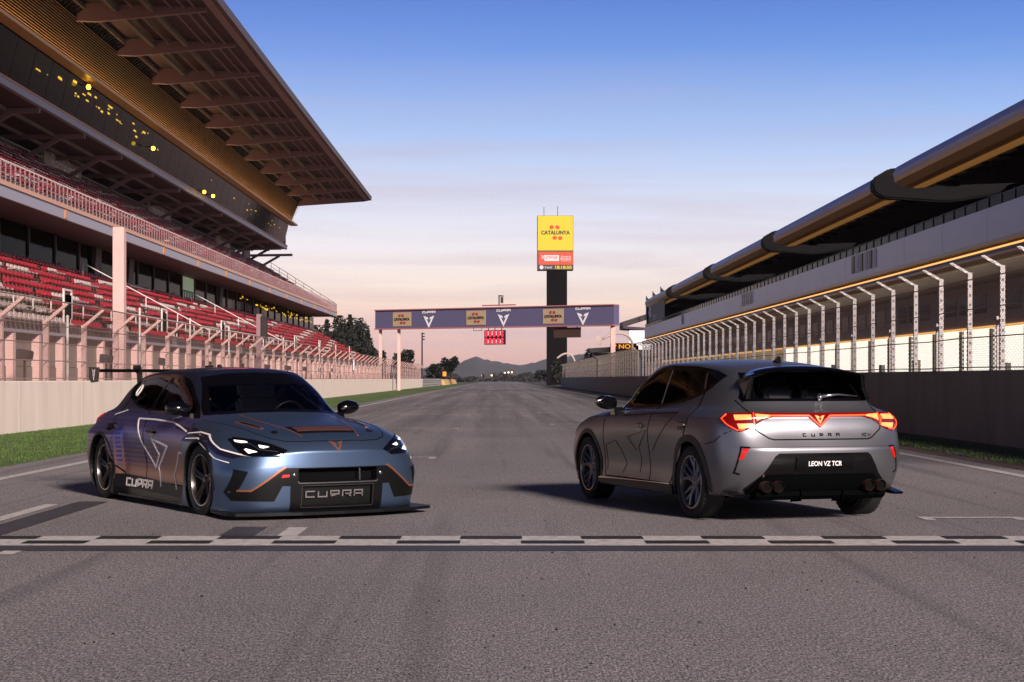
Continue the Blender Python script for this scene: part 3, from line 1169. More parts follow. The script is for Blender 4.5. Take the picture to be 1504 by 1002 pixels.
def seat_geo(mb, x, y, z, mi=0, s=1.0):
    """low shell seat facing +X: pan with a turned-down front, back with a rounded top"""
    mb.add([(x + .20, y - .18, z + .36), (x + .20, y + .18, z + .36), (x - .12, y + .18, z + .33), (x - .12, y - .18, z + .33),
            (x + .19, y - .18, z + .31), (x + .19, y + .18, z + .31)], [(0, 1, 2, 3), (0, 4, 5, 1), (4, 3, 2, 5)], mi)
    mb.add([(x - .12, y - .18, z + .33), (x - .12, y + .18, z + .33), (x - .17, y + .18, z + .48), (x - .18, y + .11, z + .55), (x - .18, y - .11, z + .55), (x - .17, y - .18, z + .48),
            (x - .16, y - .18, z + .33), (x - .16, y + .18, z + .33), (x - .21, y + .18, z + .48), (x - .22, y + .11, z + .55), (x - .22, y - .11, z + .55), (x - .21, y - .18, z + .48)],
           [(0, 1, 2, 3, 4, 5), (11, 10, 9, 8, 7, 6), (2, 8, 9, 3), (3, 9, 10, 4), (4, 10, 11, 5), (1, 7, 8, 2), (5, 11, 6, 0)], mi)


sp_m = MB(); seat_geo(sp_m, 0, 0, 0)
seat_red_o = None
rest = G()
nsing = 0
rs = random.Random(3)
for r in range(NR):
    xr = -13.95 - r * .733
    zr = 2.62 + r * .39
    y = YA + .3
    block = 0
    while y < YL - .5:
        ph = (y + r * 1.7) % 9.2
        if ph < .9:
            y += .5
            continue
        white = math.sin(y * .53 + r * 1.9) + math.sin(y * .21 + r * 4.1) > 1.0
        if 38.5 < y < 56 and nsing < 300 and r < 9:
            if seat_red_o is None:
                o = sp_m.build('seat', E['seat_red'], gs, recalc=False)
                seat_red_o = o
                me_w = o.data.copy(); me_w.materials[0] = E['seat_white']
            else:
                o = copy_to(seat_red_o, gs)
            if white:
                o.data = me_w
            b = world_loc(gs)
            o.location = (xr + SH * y - 0, y, zr)
            # seat meshes were built about the stand's base
            o.location = (xr + SH * y, y, zr)
            nsing += 1
        else:
            seat_geo(rest, xr, y, zr, 1 if white else 0)
        y += .5
for o in gs.children:
    if o.name.startswith('seat'):
        pass
rest.build('seat_rows', [E['seat_red'], E['seat_white']], gs, kind='stuff', recalc=False)

# walkway rail in the lower tier, little gate boards
g = G()
for yy in np.arange(YA, 120, 2.1):
    g.beam((-14.6, yy, 2.9), (-14.6, yy, 3.75), .04, .04)
g.beam((-14.6, YA, 3.75), (-14.6, 120, 3.75), .035, .035); g.beam((-14.6, YA, 3.45), (-14.6, 120, 3.45), .03, .03)
g.build('walkway_rail', E['white_steel'], gs)
gb = None
for i, yy in enumerate((57, 73, 88, 103, 118, 133)):
    if gb is None:
        g = G(); g.box(-14.50, -14.46, yy - .45, yy + .45, 3.25, 4.0); gb = g.build('gate_board', E['glass'], gs)
        g = G()
        g.beam((-14.48, yy - .5, 2.7), (-14.48, yy - .5, 4.15), .06, .06); g.beam((-14.48, yy + .5, 2.7), (-14.48, yy + .5, 4.15), .06, .06); g.beam((-14.48, yy - .53, 4.15), (-14.48, yy + .53, 4.15), .06, .06)
        gf = g.build('gate_frame', E['white_steel'], gs)
    else:
        copy_to(gb, gs, (SH * (yy - 57), yy - 57, 0)); copy_to(gf, gs, (SH * (yy - 57), yy - 57, 0))
# aisle rails up the tier
ar = None
for i in range(3):
    yy = 47 + i * 27.6
    if ar is None:
        g = G()
        for r in range(0, NR, 2):
            g.beam((-13.9 - r * .733, yy, 2.6 + r * .39), (-13.9 - r * .733, yy, 3.5 + r * .39), .04, .04)
        g.beam((-13.9, yy, 3.5), (-13.9 - 8 * .733, yy, 3.5 + 8 * .39), .04, .04)
        ar = g.build('aisle_rail', E['white_steel'], gs)
    else:
        copy_to(ar, gs, (SH * (yy - 41), yy - 41, 0))

# glazed rooms between the tiers
g = G(); g.box(-20.38, -20.05, YA, YL, 5.75, 6.12); g.build('sill_band', E['grey_beam'], gs)
g = G(); g.box(-27, -26.8, YA, YL, 5.2, 9); g.box(-26.8, -20.4, YA, YL, 5.5, 5.6); g.build('rooms', E['void'], gs)
pn = None
npan = int((YL - YA) / 4.3)
for i in range(npan):
    if pn is None:
        g = G(); g.box(-20.34, -20.30, YA + .08, YA + 4.22, 6.13, 7.64); pn = g.build('window_pane', E['glass'], gs)
        g = G(); g.box(-20.40, -20.22, YA - .08, YA + .07, 6.13, 7.64); mu = g.build('mullion', E['fascia'], gs)
    else:
        yy = YA + 4.3 * i
        if i == 19:
            g = G(); g.box(-20.34, -20.30, yy + .08, yy + 4.22, 6.13, 7.64); g.build('lit_window', E['glow_green'], gs)
            g = G()
            for q in range(7):
                g.beam((-20.28, yy + .4 + q * .55, 6.14), (-20.28, yy + .4 + q * .55, 6.75), .05, .05)
            g.beam((-20.28, yy + .2, 6.75), (-20.28, yy + 4.0, 6.75), .06, .06)
            g.build('stair_rail', E['steel_dark'], gs)
        else:
            copy_to(pn, gs, (SH * 4.3 * i, 4.3 * i, 0))
        copy_to(mu, gs, (SH * 4.3 * i, 4.3 * i, 0))
for yy in (60, 84.5, 92, 121):
    g = G(); g.prism([(-20.6, 6.14), (-20.16, 6.14), (-20.05, 7.62), (-20.5, 7.62)], 'y', yy, yy + 1.1)
    g.build('pier', E['fascia'], gs)
# reflections in the far panes, put on the glass as glowing bars
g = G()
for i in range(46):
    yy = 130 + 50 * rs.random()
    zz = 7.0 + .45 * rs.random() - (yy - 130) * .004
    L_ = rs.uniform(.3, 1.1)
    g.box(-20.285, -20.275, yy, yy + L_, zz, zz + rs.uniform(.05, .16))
g.build('pane_reflections', E['reflection_yellow'], gs, kind='stuff')

# upper tier
g = G(); g.box(-18.02, -17.9, YA, YS, 7.68, 8.10); g.build('slab_edge', E['grey_beam'], gs)
g = G(); g.box(-18.06, -17.84, YA, YS, 8.102, 8.26); g.build('slab_coping', E['peach_edge'], gs)
g = G(); g.prism([(-18.04, 7.68), (-18.04, 8.2), (-20.0, 8.25), (-26.0, 9.2), (-26.0, 8.6), (-20.2, 7.66)], 'y', YA, YS); g.build('slab', E['soffit_dark'], gs)
mk_ = None
for i in range(15):
    yy = 40 + i * 10
    if mk_ is None:
        g = G(); g.box(-17.898, -17.87, yy, yy + .35, 7.72, 8.06); mk_ = g.build('marker_plate', E['orange'], gs)
    else:
        copy_to(mk_, gs, (SH * i * 10, i * 10, 0))
NU = 10
g = G()
for r in range(NU):
    x1 = -18.3 - r * .72
    g.box(x1 - .722, x1, YA, YS, 8.2 + r * .30, 8.5 + r * .455)
g.build('upper_tier', E['concrete_dark'], gs)
g = G()
for r in range(NU):
    y = YA + .3
    while y < YS - .6:
        if (y + r) % 8.6 > .8:
            seat_geo(g, -18.75 - r * .72, y, 8.46 + r * .455, 1 if math.sin(y * .8 + r * 2.2) > .72 else 0)
        y += .5
g.build('upper_seat_rows', [E['seat_red'], E['seat_white']], gs, kind='stuff', recalc=False)
g = G()
yy = YA
while yy < YS:
    g.beam((-17.95, yy, 8.26), (-17.95, yy, 9.0), .03, .05)
    yy += .62
g.build('railing_balusters', E['steel'], gs, kind='stuff')
for zz in (8.42, 8.60, 8.78, 9.02):
    g = G(); g.beam((-17.95, YA, zz), (-17.95, YS, zz), .02, .022 if zz < 9 else .05); g.build('rail', E['steel'] if zz < 9 else E['white_steel'], gs)
g = G()
g.beam((-17.95, YS, 9.02), (-24.9, YS, 13.4), .05, .05); g.beam((-17.95, YS, 8.7), (-24.9, YS, 13.0), .04, .04)
for q in range(9):
    g.beam((-17.95 - q * .85, YS, 8.3 + q * .535), (-17.95 - q * .85, YS, 9.02 + q * .535), .04, .04)
g.build('end_railing', E['steel_dark'], gs)
# back rail of the upper tier
g = G()
yy = YA
while yy < YB:
    g.beam((-25.4, yy, 12.5), (-25.4, yy, 13.3), .05, .05); yy += .7
g.beam((-25.4, YA, 13.3), (-25.4, YB, 13.3), .07, .07)
g.build('back_railing', E['grey_beam'], gs, kind='stuff')
g = G(); g.box(-29.2, -29.0, YA, YB - 3, 8, 18.2); g.build('back_wall', E['void'], gs)
for i, yy in enumerate((94.6, 122, 150, 166)):
    g = G(); g.box(-25.5, -25.3, yy, yy + 8.2 if i < 3 else yy + 4, 12.55, 14.0)
    pnl = g.build('name_panel', E['concrete'], gs)
    if i < 3:
        g = G(); plate(g, fit_text('Barcelona', 6.0, 1.0), (-25.295, yy + 4.4, 13.25), (0, 1, 0), (0, 0, 1), .03)
        g.build('lettering', E['white_print'], pnl)

# hospitality box under the roof
YG = 38
g = G(); g.box(-21.66, -21.42, YG - 12, YB, 13.72, 14.02); g.build('box_beam', E['grey_beam'], gs)
g = G(); g.box(-21.60, -21.38, YG - 12, YB, 14.022, 14.12); g.build('box_sill', E['peach_edge'], gs)
g = G(); g.box(-29, -21.66, YG - 12, YB, 13.75, 13.95); g.build('box_floor', E['soffit_dark'], gs)
fl = None
for i in range(18):
    yy = 36 + 8.5 * i - 7
    if fl is None:
        g = G(); g.beam((-21.6, yy, 13.6), (-28.6, yy, 13.5), .16, .24); fl = g.build('floor_beam', E['steel'], gs)
        g = G(); g.beam((-25.0, yy, 12.3), (-22.9, yy, 13.5), .22, .22); st_ = g.build('strut', E['steel'], gs)
    else:
        copy_to(fl, gs, (SH * 8.5 * i, 8.5 * i, 0)); copy_to(st_, gs, (SH * 8.5 * i, 8.5 * i, 0))
for xx in (-23.2, -24.8, -26.6):
    g = G(); g.beam((xx, YG - 12, 13.66), (xx, YB, 13.66), .14, .18); g.build('floor_joist', E['concrete_dark'], gs)
pn = None
i = 0
yy = YG - 12
while yy < YB - 2.8:
    if pn is None:
        g = G()
        y0, y1 = yy + .03, yy + 2.83
        g.add([(-21.50, y0, 14.13), (-21.50, y1, 14.13), (-21.02, y1, 16.06), (-21.02, y0, 16.06), (-21.54, y0, 14.13), (-21.54, y1, 14.13), (-21.06, y1, 16.06), (-21.06, y0, 16.06)],
              [(0, 1, 2, 3), (7, 6, 5, 4), (0, 4, 5, 1), (3, 2, 6, 7), (0, 3, 7, 4), (1, 5, 6, 2)])
        pn = g.build('box_pane', E['glass'], gs)
    else:
        copy_to(pn, gs, (SH * (yy - YG + 12), yy - YG + 12, 0))
    yy += 2.86
g = G(); g.box(-28.6, -21.56, YB - .12, YB, 13.96, 18.3); g.build('box_end_wall', E['glass'], gs)
g = G(); g.prism([(-21.10, 16.06), (-21.10, 16.00), (-20.42, 16.00), (-20.40, 16.14), (-20.43, 16.14), (-20.45, 16.04), (-21.0, 16.04)], 'y', YG - 12, YB)
g.build('louvre_trough', E['gold_tube'], gs)
g = G(); g.box(-20.90, -20.48, YG - 12, YB - .3, 16.05, 16.06); g.build('louvre_light', E['louvre_light'], gs)
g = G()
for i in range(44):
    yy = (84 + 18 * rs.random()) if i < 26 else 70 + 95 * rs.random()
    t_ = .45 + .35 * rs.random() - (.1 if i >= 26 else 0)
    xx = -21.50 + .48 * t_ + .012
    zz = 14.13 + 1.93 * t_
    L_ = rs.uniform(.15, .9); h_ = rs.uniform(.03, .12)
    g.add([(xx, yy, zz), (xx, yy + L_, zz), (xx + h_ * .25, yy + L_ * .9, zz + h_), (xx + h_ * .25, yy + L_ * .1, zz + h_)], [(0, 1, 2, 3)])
g.build('box_reflections', E['reflection_yellow'], gs, kind='stuff', recalc=False)  # box glazing reflections imitated by glowing slips laid on the panes
NS = 19
for i in range(NS):
    zz = 16.24 + i * .098
    xx = -21.0 + .9 * (i / NS)
    g = G(); g.add([(xx + .05, YG - 12, zz), (xx + .05, YB, zz), (xx - .03, YB, zz + .062), (xx - .03, YG - 12, zz + .062), (xx - .06, YG - 12, zz + .05), (xx - .06, YB, zz + .05)],
                   [(0, 1, 2, 3), (0, 4, 5, 1), (3, 2, 5, 4)])
    g.build('louvre_slat', E['slat'], gs)
g = G(); g.add([(-21.14, YG - 12, 16.1), (-21.14, YB - .2, 16.1), (-20.22, YB - .2, 18.3), (-20.22, YG - 12, 18.3)], [(0, 1, 2, 3)]); g.build('louvre_backing', E['void'], gs)
# lamps hung at the glazing
for i, (u, v, lab) in enumerate(((130, 128, 'nearest of the yellow lamps along the glazed box under the roof'), (225, 218, 'second yellow lamp along the glazed box, midway under the louvres'),
                                 (300, 282, 'third yellow lamp along the glazed box, left one of a close pair'), (313, 288, 'farthest yellow lamp along the glazed box, right one of a close pair'))):
    Y = 2550 * 20.75 / (747 - u)
    z = 1.25 + (556 - v) * Y / 2550
    lt = thing('wall_lamp', lab, 'lamp', (-20.75 + SH * Y, Y, z), group='yellow lamps on the glazed box')
    mb = MB(); mb.lathe([(.001, -.12), (.08, -.10), (.12, 0), (.08, .10), (.001, .12)], 12, axis='z')
    mb.v = [(a + lt.location.x, b + lt.location.y, c + lt.location.z) for a, b, c in mb.v]
    mb.build('globe', E['lamp_yellow'], lt, smooth=True)
    mb = MB(); mb.beam((lt.location.x - .5, Y, z + .1), (lt.location.x - .1, Y, z + .1), .05, .05); mb.build('bracket', E['steel_dark'], lt)

# roof
g = G(); g.add([(-30, YA - 14, 19.05), (-13.5, YA - 14, 18.62), (-13.5, YB, 18.62), (-30, YB, 19.05), (-30, YA - 14, 19.2), (-13.5, YA - 14, 18.78), (-13.5, YB, 18.78), (-30, YB, 19.2)],
               [(0, 1, 2, 3), (7, 6, 5, 4), (0, 4, 5, 1), (1, 5, 6, 2), (2, 6, 7, 3), (3, 7, 4, 0)])
g.build('roof_deck', E['deck'], gs)
g = G(); g.prism([(-13.52, 18.50), (-13.30, 18.48), (-13.25, 18.84), (-13.45, 18.90), (-13.52, 18.8)], 'y', YA - 14, YB + .2); g.build('roof_fascia', E['fascia'], gs)
g = G(); g.prism([(-13.9, 18.42), (-13.53, 18.46), (-13.53, 18.60), (-13.9, 18.61)], 'y', YA - 14, YB); g.build('roof_gutter', E['steel'], gs)
g = G(); g.prism([(-30, 18.2), (-20.2, 17.95), (-14.0, 18.38), (-13.4, 18.5), (-13.4, 18.75), (-30, 19.1)], 'y', YB - .02, YB + .18); g.build('roof_gable', E['fascia'], gs)
tr = None
for k_ in range(-8, 11):
    yy = 81 + 8.57 * k_
    if yy > YB:
        break
    if tr is None:
        y00 = yy
        g = G(); g.prism([(-20.15, 17.92), (-19.2, 17.88), (-14.1, 18.36), (-14.1, 18.52), (-20.15, 18.72)], 'y', yy - .14, yy + .14)
        tr = g.build('roof_truss', E['steel'], gs)
    else:
        copy_to(tr, gs, (SH * (yy - y00), yy - y00, 0))
for xx, w_, zz in ((-19.8, .16, 18.55), (-18.3, .20, 18.42), (-16.6, .20, 18.42), (-15.7, .07, 18.5), (-15.1, .07, 18.5), (-17.5, .07, 18.52), (-14.6, .07, 18.5)):
    g = G(); g.beam((xx, YA - 14, zz), (xx, YB, zz), w_, w_ * 1.1); g.build('purlin', E['steel'] if w_ < .1 else E['concrete_dark'], gs)
g = G()
for i in range(int((YB - YA) / .55)):
    yy = YA + i * .55
    g.beam((-20.1, yy, 18.15), (-19.75, yy, 18.4), .05, .08)
g.build('eave_brackets', E['steel_dark'], gs, kind='stuff')

pl_ = thing('pillar', 'tall pink square pillar in front of the red seats', 'pillar', (-12.9, 59, 0))
mb = MB(); mb.box(-13.09, -12.71, 58.8, 59.2, 0, 6.38); mb.build('shaft', E['pink_post'], pl_, bevel=.01)
mb = MB(); mb.box(-13.15, -12.65, 58.74, 59.26, 0, .30); mb.build('plinth', E['concrete'], pl_)

# ------------------------------------------------------------------ pit building
pb = thing('pit_building', 'long pit building with curved aluminium roofs and lit garages', 'pit building', (22, 60, 0))
PY0, PY1 = 30, 262
g = MB(); g.box(24.8, 36, PY0, PY1, 3.92, 6.1); g.build('garage_front', E['garage_wall'], pb)
g = MB(); g.box(36, 36.3, PY0, PY1, 0, 13.5); g.build('back_wall', E['soffit_dark'], pb)
bay = None
nb = int((PY1 - PY0) / 5.8)
for i in range(nb):
    y0 = PY0 + i * 5.8
    g = MB(); g.box(24.95, 25.05, y0, y0 + .38, 0, 3.79)
    if bay is None:
        bay = g.build('garage_pier', E['garage_wall'], pb)
    else:
        copy_to(bay, pb, (0, 5.8 * i, 0))
    lit = 64 < y0 < 150
    if i == 0:
        g = MB(); g.box(25.06, 25.12, y0 + .2, y0 + 5.6, .1, 3.9); bl_ = g.build('garage_room', E['garage_lit'], pb)
        me_dim = bl_.data.copy(); me_dim.materials[0] = E['garage_dim']
        bl_.data = me_dim; me_lit = g.build('garage_room', E['garage_lit'], pb); lit_mesh = me_lit.data; bpy.data.objects.remove(me_lit)
    else:
        c = copy_to(bl_, pb, (0, 5.8 * i, 0))
        c.data = lit_mesh if lit else me_dim
cb_ = None
for i, yy in enumerate((76.2, 84.9, 98.3, 103.1, 112.6, 128.8, 139.0)):
    g = MB(); g.box(24.80, 25.04, yy, yy + rs.uniform(.5, 1.4), .02, rs.uniform(1.5, 2.4))
    g.build('cabinet', E['garage_wall'], pb)
wn_ = None
for i in range(nb * 2):
    y0 = PY0 + i * 2.9
    if wn_ is None:
        g = MB(); g.box(24.76, 24.80, y0 + .3, y0 + 2.5, 4.6, 5.6); wn_ = g.build('window', E['glass'], pb)
    elif i % 4 != 3:
        copy_to(wn_, pb, (0, 2.9 * i, 0))
g = MB(); g.box(24.70, 24.80, PY0, PY1, 3.80, 3.92); g.build('glow_strip', E['warm_strip'], pb)
# gutter tube and soffit below the balcony
g = MB(); g.tube([(21.9, PY0, 6.66), (21.9, PY1 + 1, 6.66)], .30, 16); g.build('gutter', E['gold_tube'], pb, smooth=True, auto=50)
g = MB(); g.prism([(22.2, 6.5), (24.8, 6.12), (24.8, 7.2), (22.3, 7.2)], 'y', PY0, PY1); g.build('soffit', E['soffit'], pb)
g = MB(); g.box(22.28, 22.34, PY0, PY1, 7.02, 7.16); g.build('glow_strip', E['warm_strip'], pb)
# balcony front of cladding panels
cp_ = None
for i in range(int((PY1 - PY0) / 8)):
    if cp_ is None:
        g = MB(); g.box(21.95, 22.15, PY0 + .02, PY0 + 7.98, 7.42, 8.90); cp_ = g.build('cladding_panel', E['alu'], pb)
        g = MB(); g.box(21.90, 22.2, PY0, PY0 + 8, 7.24, 7.415); lp_ = g.build('cladding_lip', E['soffit'], pb)
        g = MB(); g.box(22.02, 22.06, PY0 + .2, PY0 + 7.8, 8.93, 9.30); gl_ = g.build('balcony_glass', E['glass'], pb)
        g = MB()
        g.beam((22.05, PY0, 9.35), (22.05, PY0 + 8, 9.35), .07, .07)
        for q in range(4):
            g.box(21.98, 22.12, PY0 + q * 2, PY0 + q * 2 + .12, 8.9, 9.42)
        rl_ = g.build('balcony_rail', E['steel_dark'], pb)
    else:
        for o in (cp_, lp_, gl_, rl_):
            copy_to(o, pb, (0, 8 * i, 0))
for yy in (101, 150, 206):
    for q in range(6 if yy < 200 else 3):
        g = MB(); g.box(21.91, 21.948, yy + q * 1.25, yy + q * 1.25 + .75, 7.75, 8.82)
        g.build('cladding_slot', E['white_print'] if q % 2 == 0 else E['glass'], pb)
g = MB(); g.box(22.2, 36, PY0, PY1, 7.2, 7.45); g.build('balcony_floor', E['soffit_dark'], pb)
g = MB(); g.box(29.9, 30.1, PY0, PY1, 7.5, 12.6); g.build('lounge_glass', E['glass'], pb)
# roof wings
segs = [(19, 55), (61, 97), (103, 139.5), (146, 181), (187.6, 222), (229, 262)]
prof = [(36.0, 13.6), (30, 13.75), (25, 13.72), (23.0, 13.5), (22.2, 13.05), (22.0, 12.65), (22.15, 12.25), (22.6, 12.0), (23.2, 11.9), (24.2, 12.0), (29, 12.35), (36, 12.5)]
rw_ = None
for a, b in segs:
    g = MB(); g.prism(prof, 'y', a, b)
    g2 = MB(); g2.prism([(22.06, 12.40), (22.13, 12.24), (22.59, 11.985), (23.2, 11.885), (24.2, 11.97), (24.2, 11.93), (23.2, 11.845), (22.57, 11.945), (22.09, 12.21), (22.02, 12.40)], 'y', a + .1, b - .1)
    o = g.build('roof_wing', E['roof_alu'], pb, smooth=True, auto=45)
    g2.build('roof_edge_gold', E['gold_tube'], o)  # gold base colour carries the warm light under the wing edge
    g5 = MB(); g5.add([(23.0, a + .4, 11.86), (23.2, a + .4, 11.83), (23.7, a + .4, 11.875), (23.7, b - .4, 11.875), (23.2, b - .4, 11.83), (23.0, b - .4, 11.86)], [(0, 1, 4, 5), (1, 2, 3, 4)])
    g5.build('glow_strip', E['soffit_glow'], o)  # emission on the soffit imitates warm light falling there, no lamp
    g4 = MB(); g4.add([(24.25, a + .2, 11.985), (35.9, a + .2, 12.44), (35.9, b - .2, 12.44), (24.25, b - .2, 11.985)], [(0, 1, 2, 3)])
    g4.build('roof_soffit', E['soffit_dark'], o)
    n = int((b - a) / 2.9)
    for q in range(n):
        yy = a + 1.2 + q * 2.9
        if rw_ is None:
            g3 = MB(); g3.prism([(23.75, 11.90), (25.0, 12.02), (25.0, 11.72), (24.4, 11.70)], 'y', yy, yy + .5)
            rw_ = g3.build('soffit_bracket', E['steel_dark'], o); rw_y = yy
        else:
            copy_to(rw_, o, (0, yy - rw_y, 0))
    # cranked fin closing the gap after each wing
    if b < 262:
        f_ = MB()
        y = [q_[0] for q_ in segs if q_[0] > b][0] - .45
        f_.prism([(21.93, 12.65), (22.08, 12.2), (22.6, 11.88), (26.2, 11.62), (27.0, 11.68), (30, 12.2), (36, 12.45), (36, 13.7), (30, 13.86), (25, 13.83), (22.95, 13.6), (22.1, 13.1)], 'y', y - .4, y + .4)
        f_.build('roof_fin', E['fin'], pb, bevel=.1)
# end hoarding
g = MB(); g.box(22.3, 36, 262.1, 263, 7, 13.2); g.build('end_wall', E['purple_panel'], pb)
hb = MB(); hb.box(22.5, 22.6, 236, 261, 8.95, 12.0)
ho = hb.build('hoarding', E['purple_panel'], pb)
ck = MB()
for i in range(4):
    for j in range(3):
        if (i + j) % 2 == 0:
            ck.box(22.46, 22.495, 256.5 + i * 1.1, 257.6 + i * 1.1, 10.4 + j * .5, 10.9 + j * .5)
ck.build('checker_print', E['white_print'], ho)
lg = MB(); plate(lg, flat_polys([strip([(-2.2, -.55), (-2.9, -.2), (-2.9, .3), (-2.2, .6), (-.6, .6), (-.2, .3), (-.6, .05), (-2.0, .05)], .16), strip([(.3, -.5), (1.0, .55), (1.8, .55), (2.2, -.5)], .16)]), (22.49, 250, 9.75), (0, -1, 0), (0, 0, 1), .04)
lg.build('hoarding_print', E['white_print'], ho)

# ------------------------------------------------------------------ far block with canopies, arch and lit sign
fb = thing('far_building', 'dark building with canopies and banners past the end of the pit building', 'building', (24, 300, 0))
g = MB(); g.prism([(20.8, 10.8), (30, 13.8), (30, 12.8), (20.8, 9.9)], 'y', 292, 300); g.build('upper_canopy', E['steel_dark'], fb)
g = MB(); g.prism([(20.8, 10.0), (30, 9.4), (30, 8.9), (20.8, 9.6)], 'y', 290, 300); g.build('canopy_underside', E['purple_panel'], fb)
g = MB(); g.box(24.5, 34, 288, 300, 0, 7.6); g.build('wall', E['soffit_dark'], fb)
g = MB(); g.prism([(23.2, 6.2), (26.5, 7.5), (26.5, 5.0), (23.4, 4.6)], 'y', 286, 294); g.build('lower_canopy', E['steel_dark'], fb)
for i, (xx, zz) in enumerate(((24.6, 15.0), (25.7, 15.8), (27.0, 16.6))):
    g = MB(); g.tube([(xx, 290, 11), (xx, 290, zz)], .09, 6); p = g.build('banner_pole', E['steel_dark'], fb)
    g = MB(); g.prism([(xx + .1, zz - .2), (xx + .6, zz - .7), (xx + .35, zz - 1.5), (xx + .5, zz - 2.2), (xx + .1, zz - 1.8)], 'y', 289.97, 290.03); g.build('banner', E['fin'], p)
wsn = MB(); wsn.box(21.0, 24.4, 280, 280.3, 5.9, 9.0); wsn.box(22.4, 22.5, 279.9, 279.99, 5.9, 9.0)
tag(wsn.build('hoarding', E['white_print'], None), 'pale blank hoarding behind the right foot of the gantry', 'hoarding')
# kiosk with the lit word
ks = thing('kiosk', 'low dark kiosk roof carrying the lit orange word above the far fence', 'kiosk', (17, 245, 0))
g = MB(); g.prism([(12.6, 5.5), (19.6, 5.9), (19.6, 5.2), (12.9, 4.9)], 'y', 244, 250); g.build('roof', E['steel_dark'], ks)
g = MB(); g.box(13.4, 19, 245, 250, 0, 4.85); g.build('wall', E['soffit_dark'], ks)
g = MB(); g.box(15.6, 19.3, 243.6, 243.75, 5.3, 6.2); sb = g.build('sign_board', E['fascia'], ks)
E['sign_orange'] = mat('lit orange lettering', (255, 180, 40), .5, emit=((255, 160, 30), 1.1))
g = MB(); plate(g, fit_text('P NO...', 3.2, .62, bold=.02), (17.55, 243.58, 5.75), (1, 0, 0), (0, 0, 1), .04); g.build('lettering', E['sign_orange'], sb)
g = MB(); g.box(13.6, 14.4, 243.6, 243.75, 5.9, 7.2); g.build('urn_panel', E['concrete'], ks)
for nm, u0, u1, vt, Y, lab in (('arch', 885, 930, 489, 200, 'pale curved arch by the right foot of the gantry'), ('arch', 818, 845, 519, 240, 'pale curved arch at the foot of the dark scoreboard tower')):
    xa, xb = (u0 - 733) / 2550 * Y, (u1 - 733) / 2550 * Y
    zt = 1.25 + (556 - vt) * Y / 2550
    t = thing(nm, lab, 'arch', (xb, Y, 0))
    pts = [(xa, zt - .7), (xa + (xb - xa) * .3, zt - .12), (xa + (xb - xa) * .6, zt), (xa + (xb - xa) * .85, zt - .35), (xb, zt - 1.3), (xb, 0)]
    pts = smooth_open = [pts[0]] + [((pts[i][0] * (1 - q) + pts[i + 1][0] * q), (pts[i][1] * (1 - q) + pts[i + 1][1] * q)) for i in range(5) for q in (.25, .75)] + [pts[-1]]
    g = MB(); g.tube([(p, Y, q) for p, q in pts], .14, 8); g.build('tube', E['concrete'], t, smooth=True)
    g = MB(); g.box(xb - .3, xb + .3, Y - .3, Y + .3, 0, .35); g.build('foot', E['concrete_dark'], t)

# ------------------------------------------------------------------ gantry over the track
GA, GB = Vector((-12.75, 183, 0)), Vector((11.3, 167, 0))
gd = (GB - GA).normalized()
gn = Vector((gd.y, -gd.x, 0))                 # towards the camera
gt = thing('gantry', 'slate blue banner gantry spanning the track', 'gantry', tuple(GA))
g = MB()
p0, p1 = GA + Vector((0, 0, 6.42)), GB + Vector((0, 0, 6.50))
g.beam(GA + Vector((0, 0, 7.43)), GB + Vector((0, 0, 7.35)), 1.0, 1.90); g.build('beam', E['banner'], gt)
for zz in (6.44, 8.42):
    g = MB(); g.beam(GA - gd * .05 + Vector((0, 0, zz)) + gn * .1, GB + gd * .05 + Vector((0, 0, zz - .08)) + gn * .1, 1.1, .10); g.build('edge_trim', E['banner_edge'], gt)
for s in (.12, 2.55):
    q = GA + gd * (s + .2)
    g = MB(); g.box(q.x - .16, q.x + .16, q.y - .16, q.y + .16, 0, 6.40); g.build('leg', E['pink_post'], gt)
q = GB - gd * .4
g = MB(); g.box(q.x - .22, q.x + .22, q.y - .22, q.y + .22, 0, 6.30); g.build('leg', E['pink_post'], gt)
LG = (GB - GA).length
DROPS = [(-.55, .62, 30), (.20, .64, -35), (-.15, -.62, 10), (.55, -.66, 20)]


def catalunya(mb_txt, mb_dot, org, ax, w):
    vf = fit_text('CATALUNYA', w * .88, w * .125, bold=.045)
    plate(mb_txt, vf, org, ax, (0, 0, 1), .02)
    for dx, dy, a in DROPS:
        pl = [(math.cos(R(a + 72 * i)) * (1.15 if i == 0 else .8), math.sin(R(a + 72 * i)) * (1.15 if i == 0 else .8)) for i in range(5)]
        mb_dot.append(flat_polys([[[(dx * w * .24 + x * w * .085, dy * w * .26 + y * w * .085) for x, y in pl]]]))


for frac, kind_ in ((.122, 'b'), (.445, 'b'), (.763, 'b'), (.241, 'l'), (.560, 'l'), (.880, 'l')):
    c = GA + gd * (LG * frac) + gn * .502 + Vector((0, 0, 7.42 - .08 * frac))
    if kind_ == 'b':
        g = MB(); a_, b_ = c - gd * 1.18, c + gd * 1.18
        g.beam(a_ + gn * .02, b_ + gn * .02, .04, 1.45); bo = g.build('sponsor_board', E['gold_board'], gt)
        t1, t2 = MB(), []; catalunya(t1, t2, c + gn * .045, gd, 2.3)
        t1.build('lettering', E['black_print'], bo)
        for vf in t2:
            g = MB(); plate(g, vf, c + gn * .045, gd, (0, 0, 1), .02); g.build('petal', E['crimson_print'], bo)
    else:
        g = MB(); plate(g, flat_polys(emblem(.68, sy=.62)), c + Vector((0, 0, -.28)), gd, (0, 0, 1), .03); g.build('emblem', E['white_print'], gt)
        g = MB()
        for ls in block_word('CUPRA', .27, .17, .07, .055):
            plate(g, flat_polys([ls]), c + Vector((0, 0, .68)), gd, (0, 0, 1), .03)
        g.build('lettering', E['white_print'], gt)
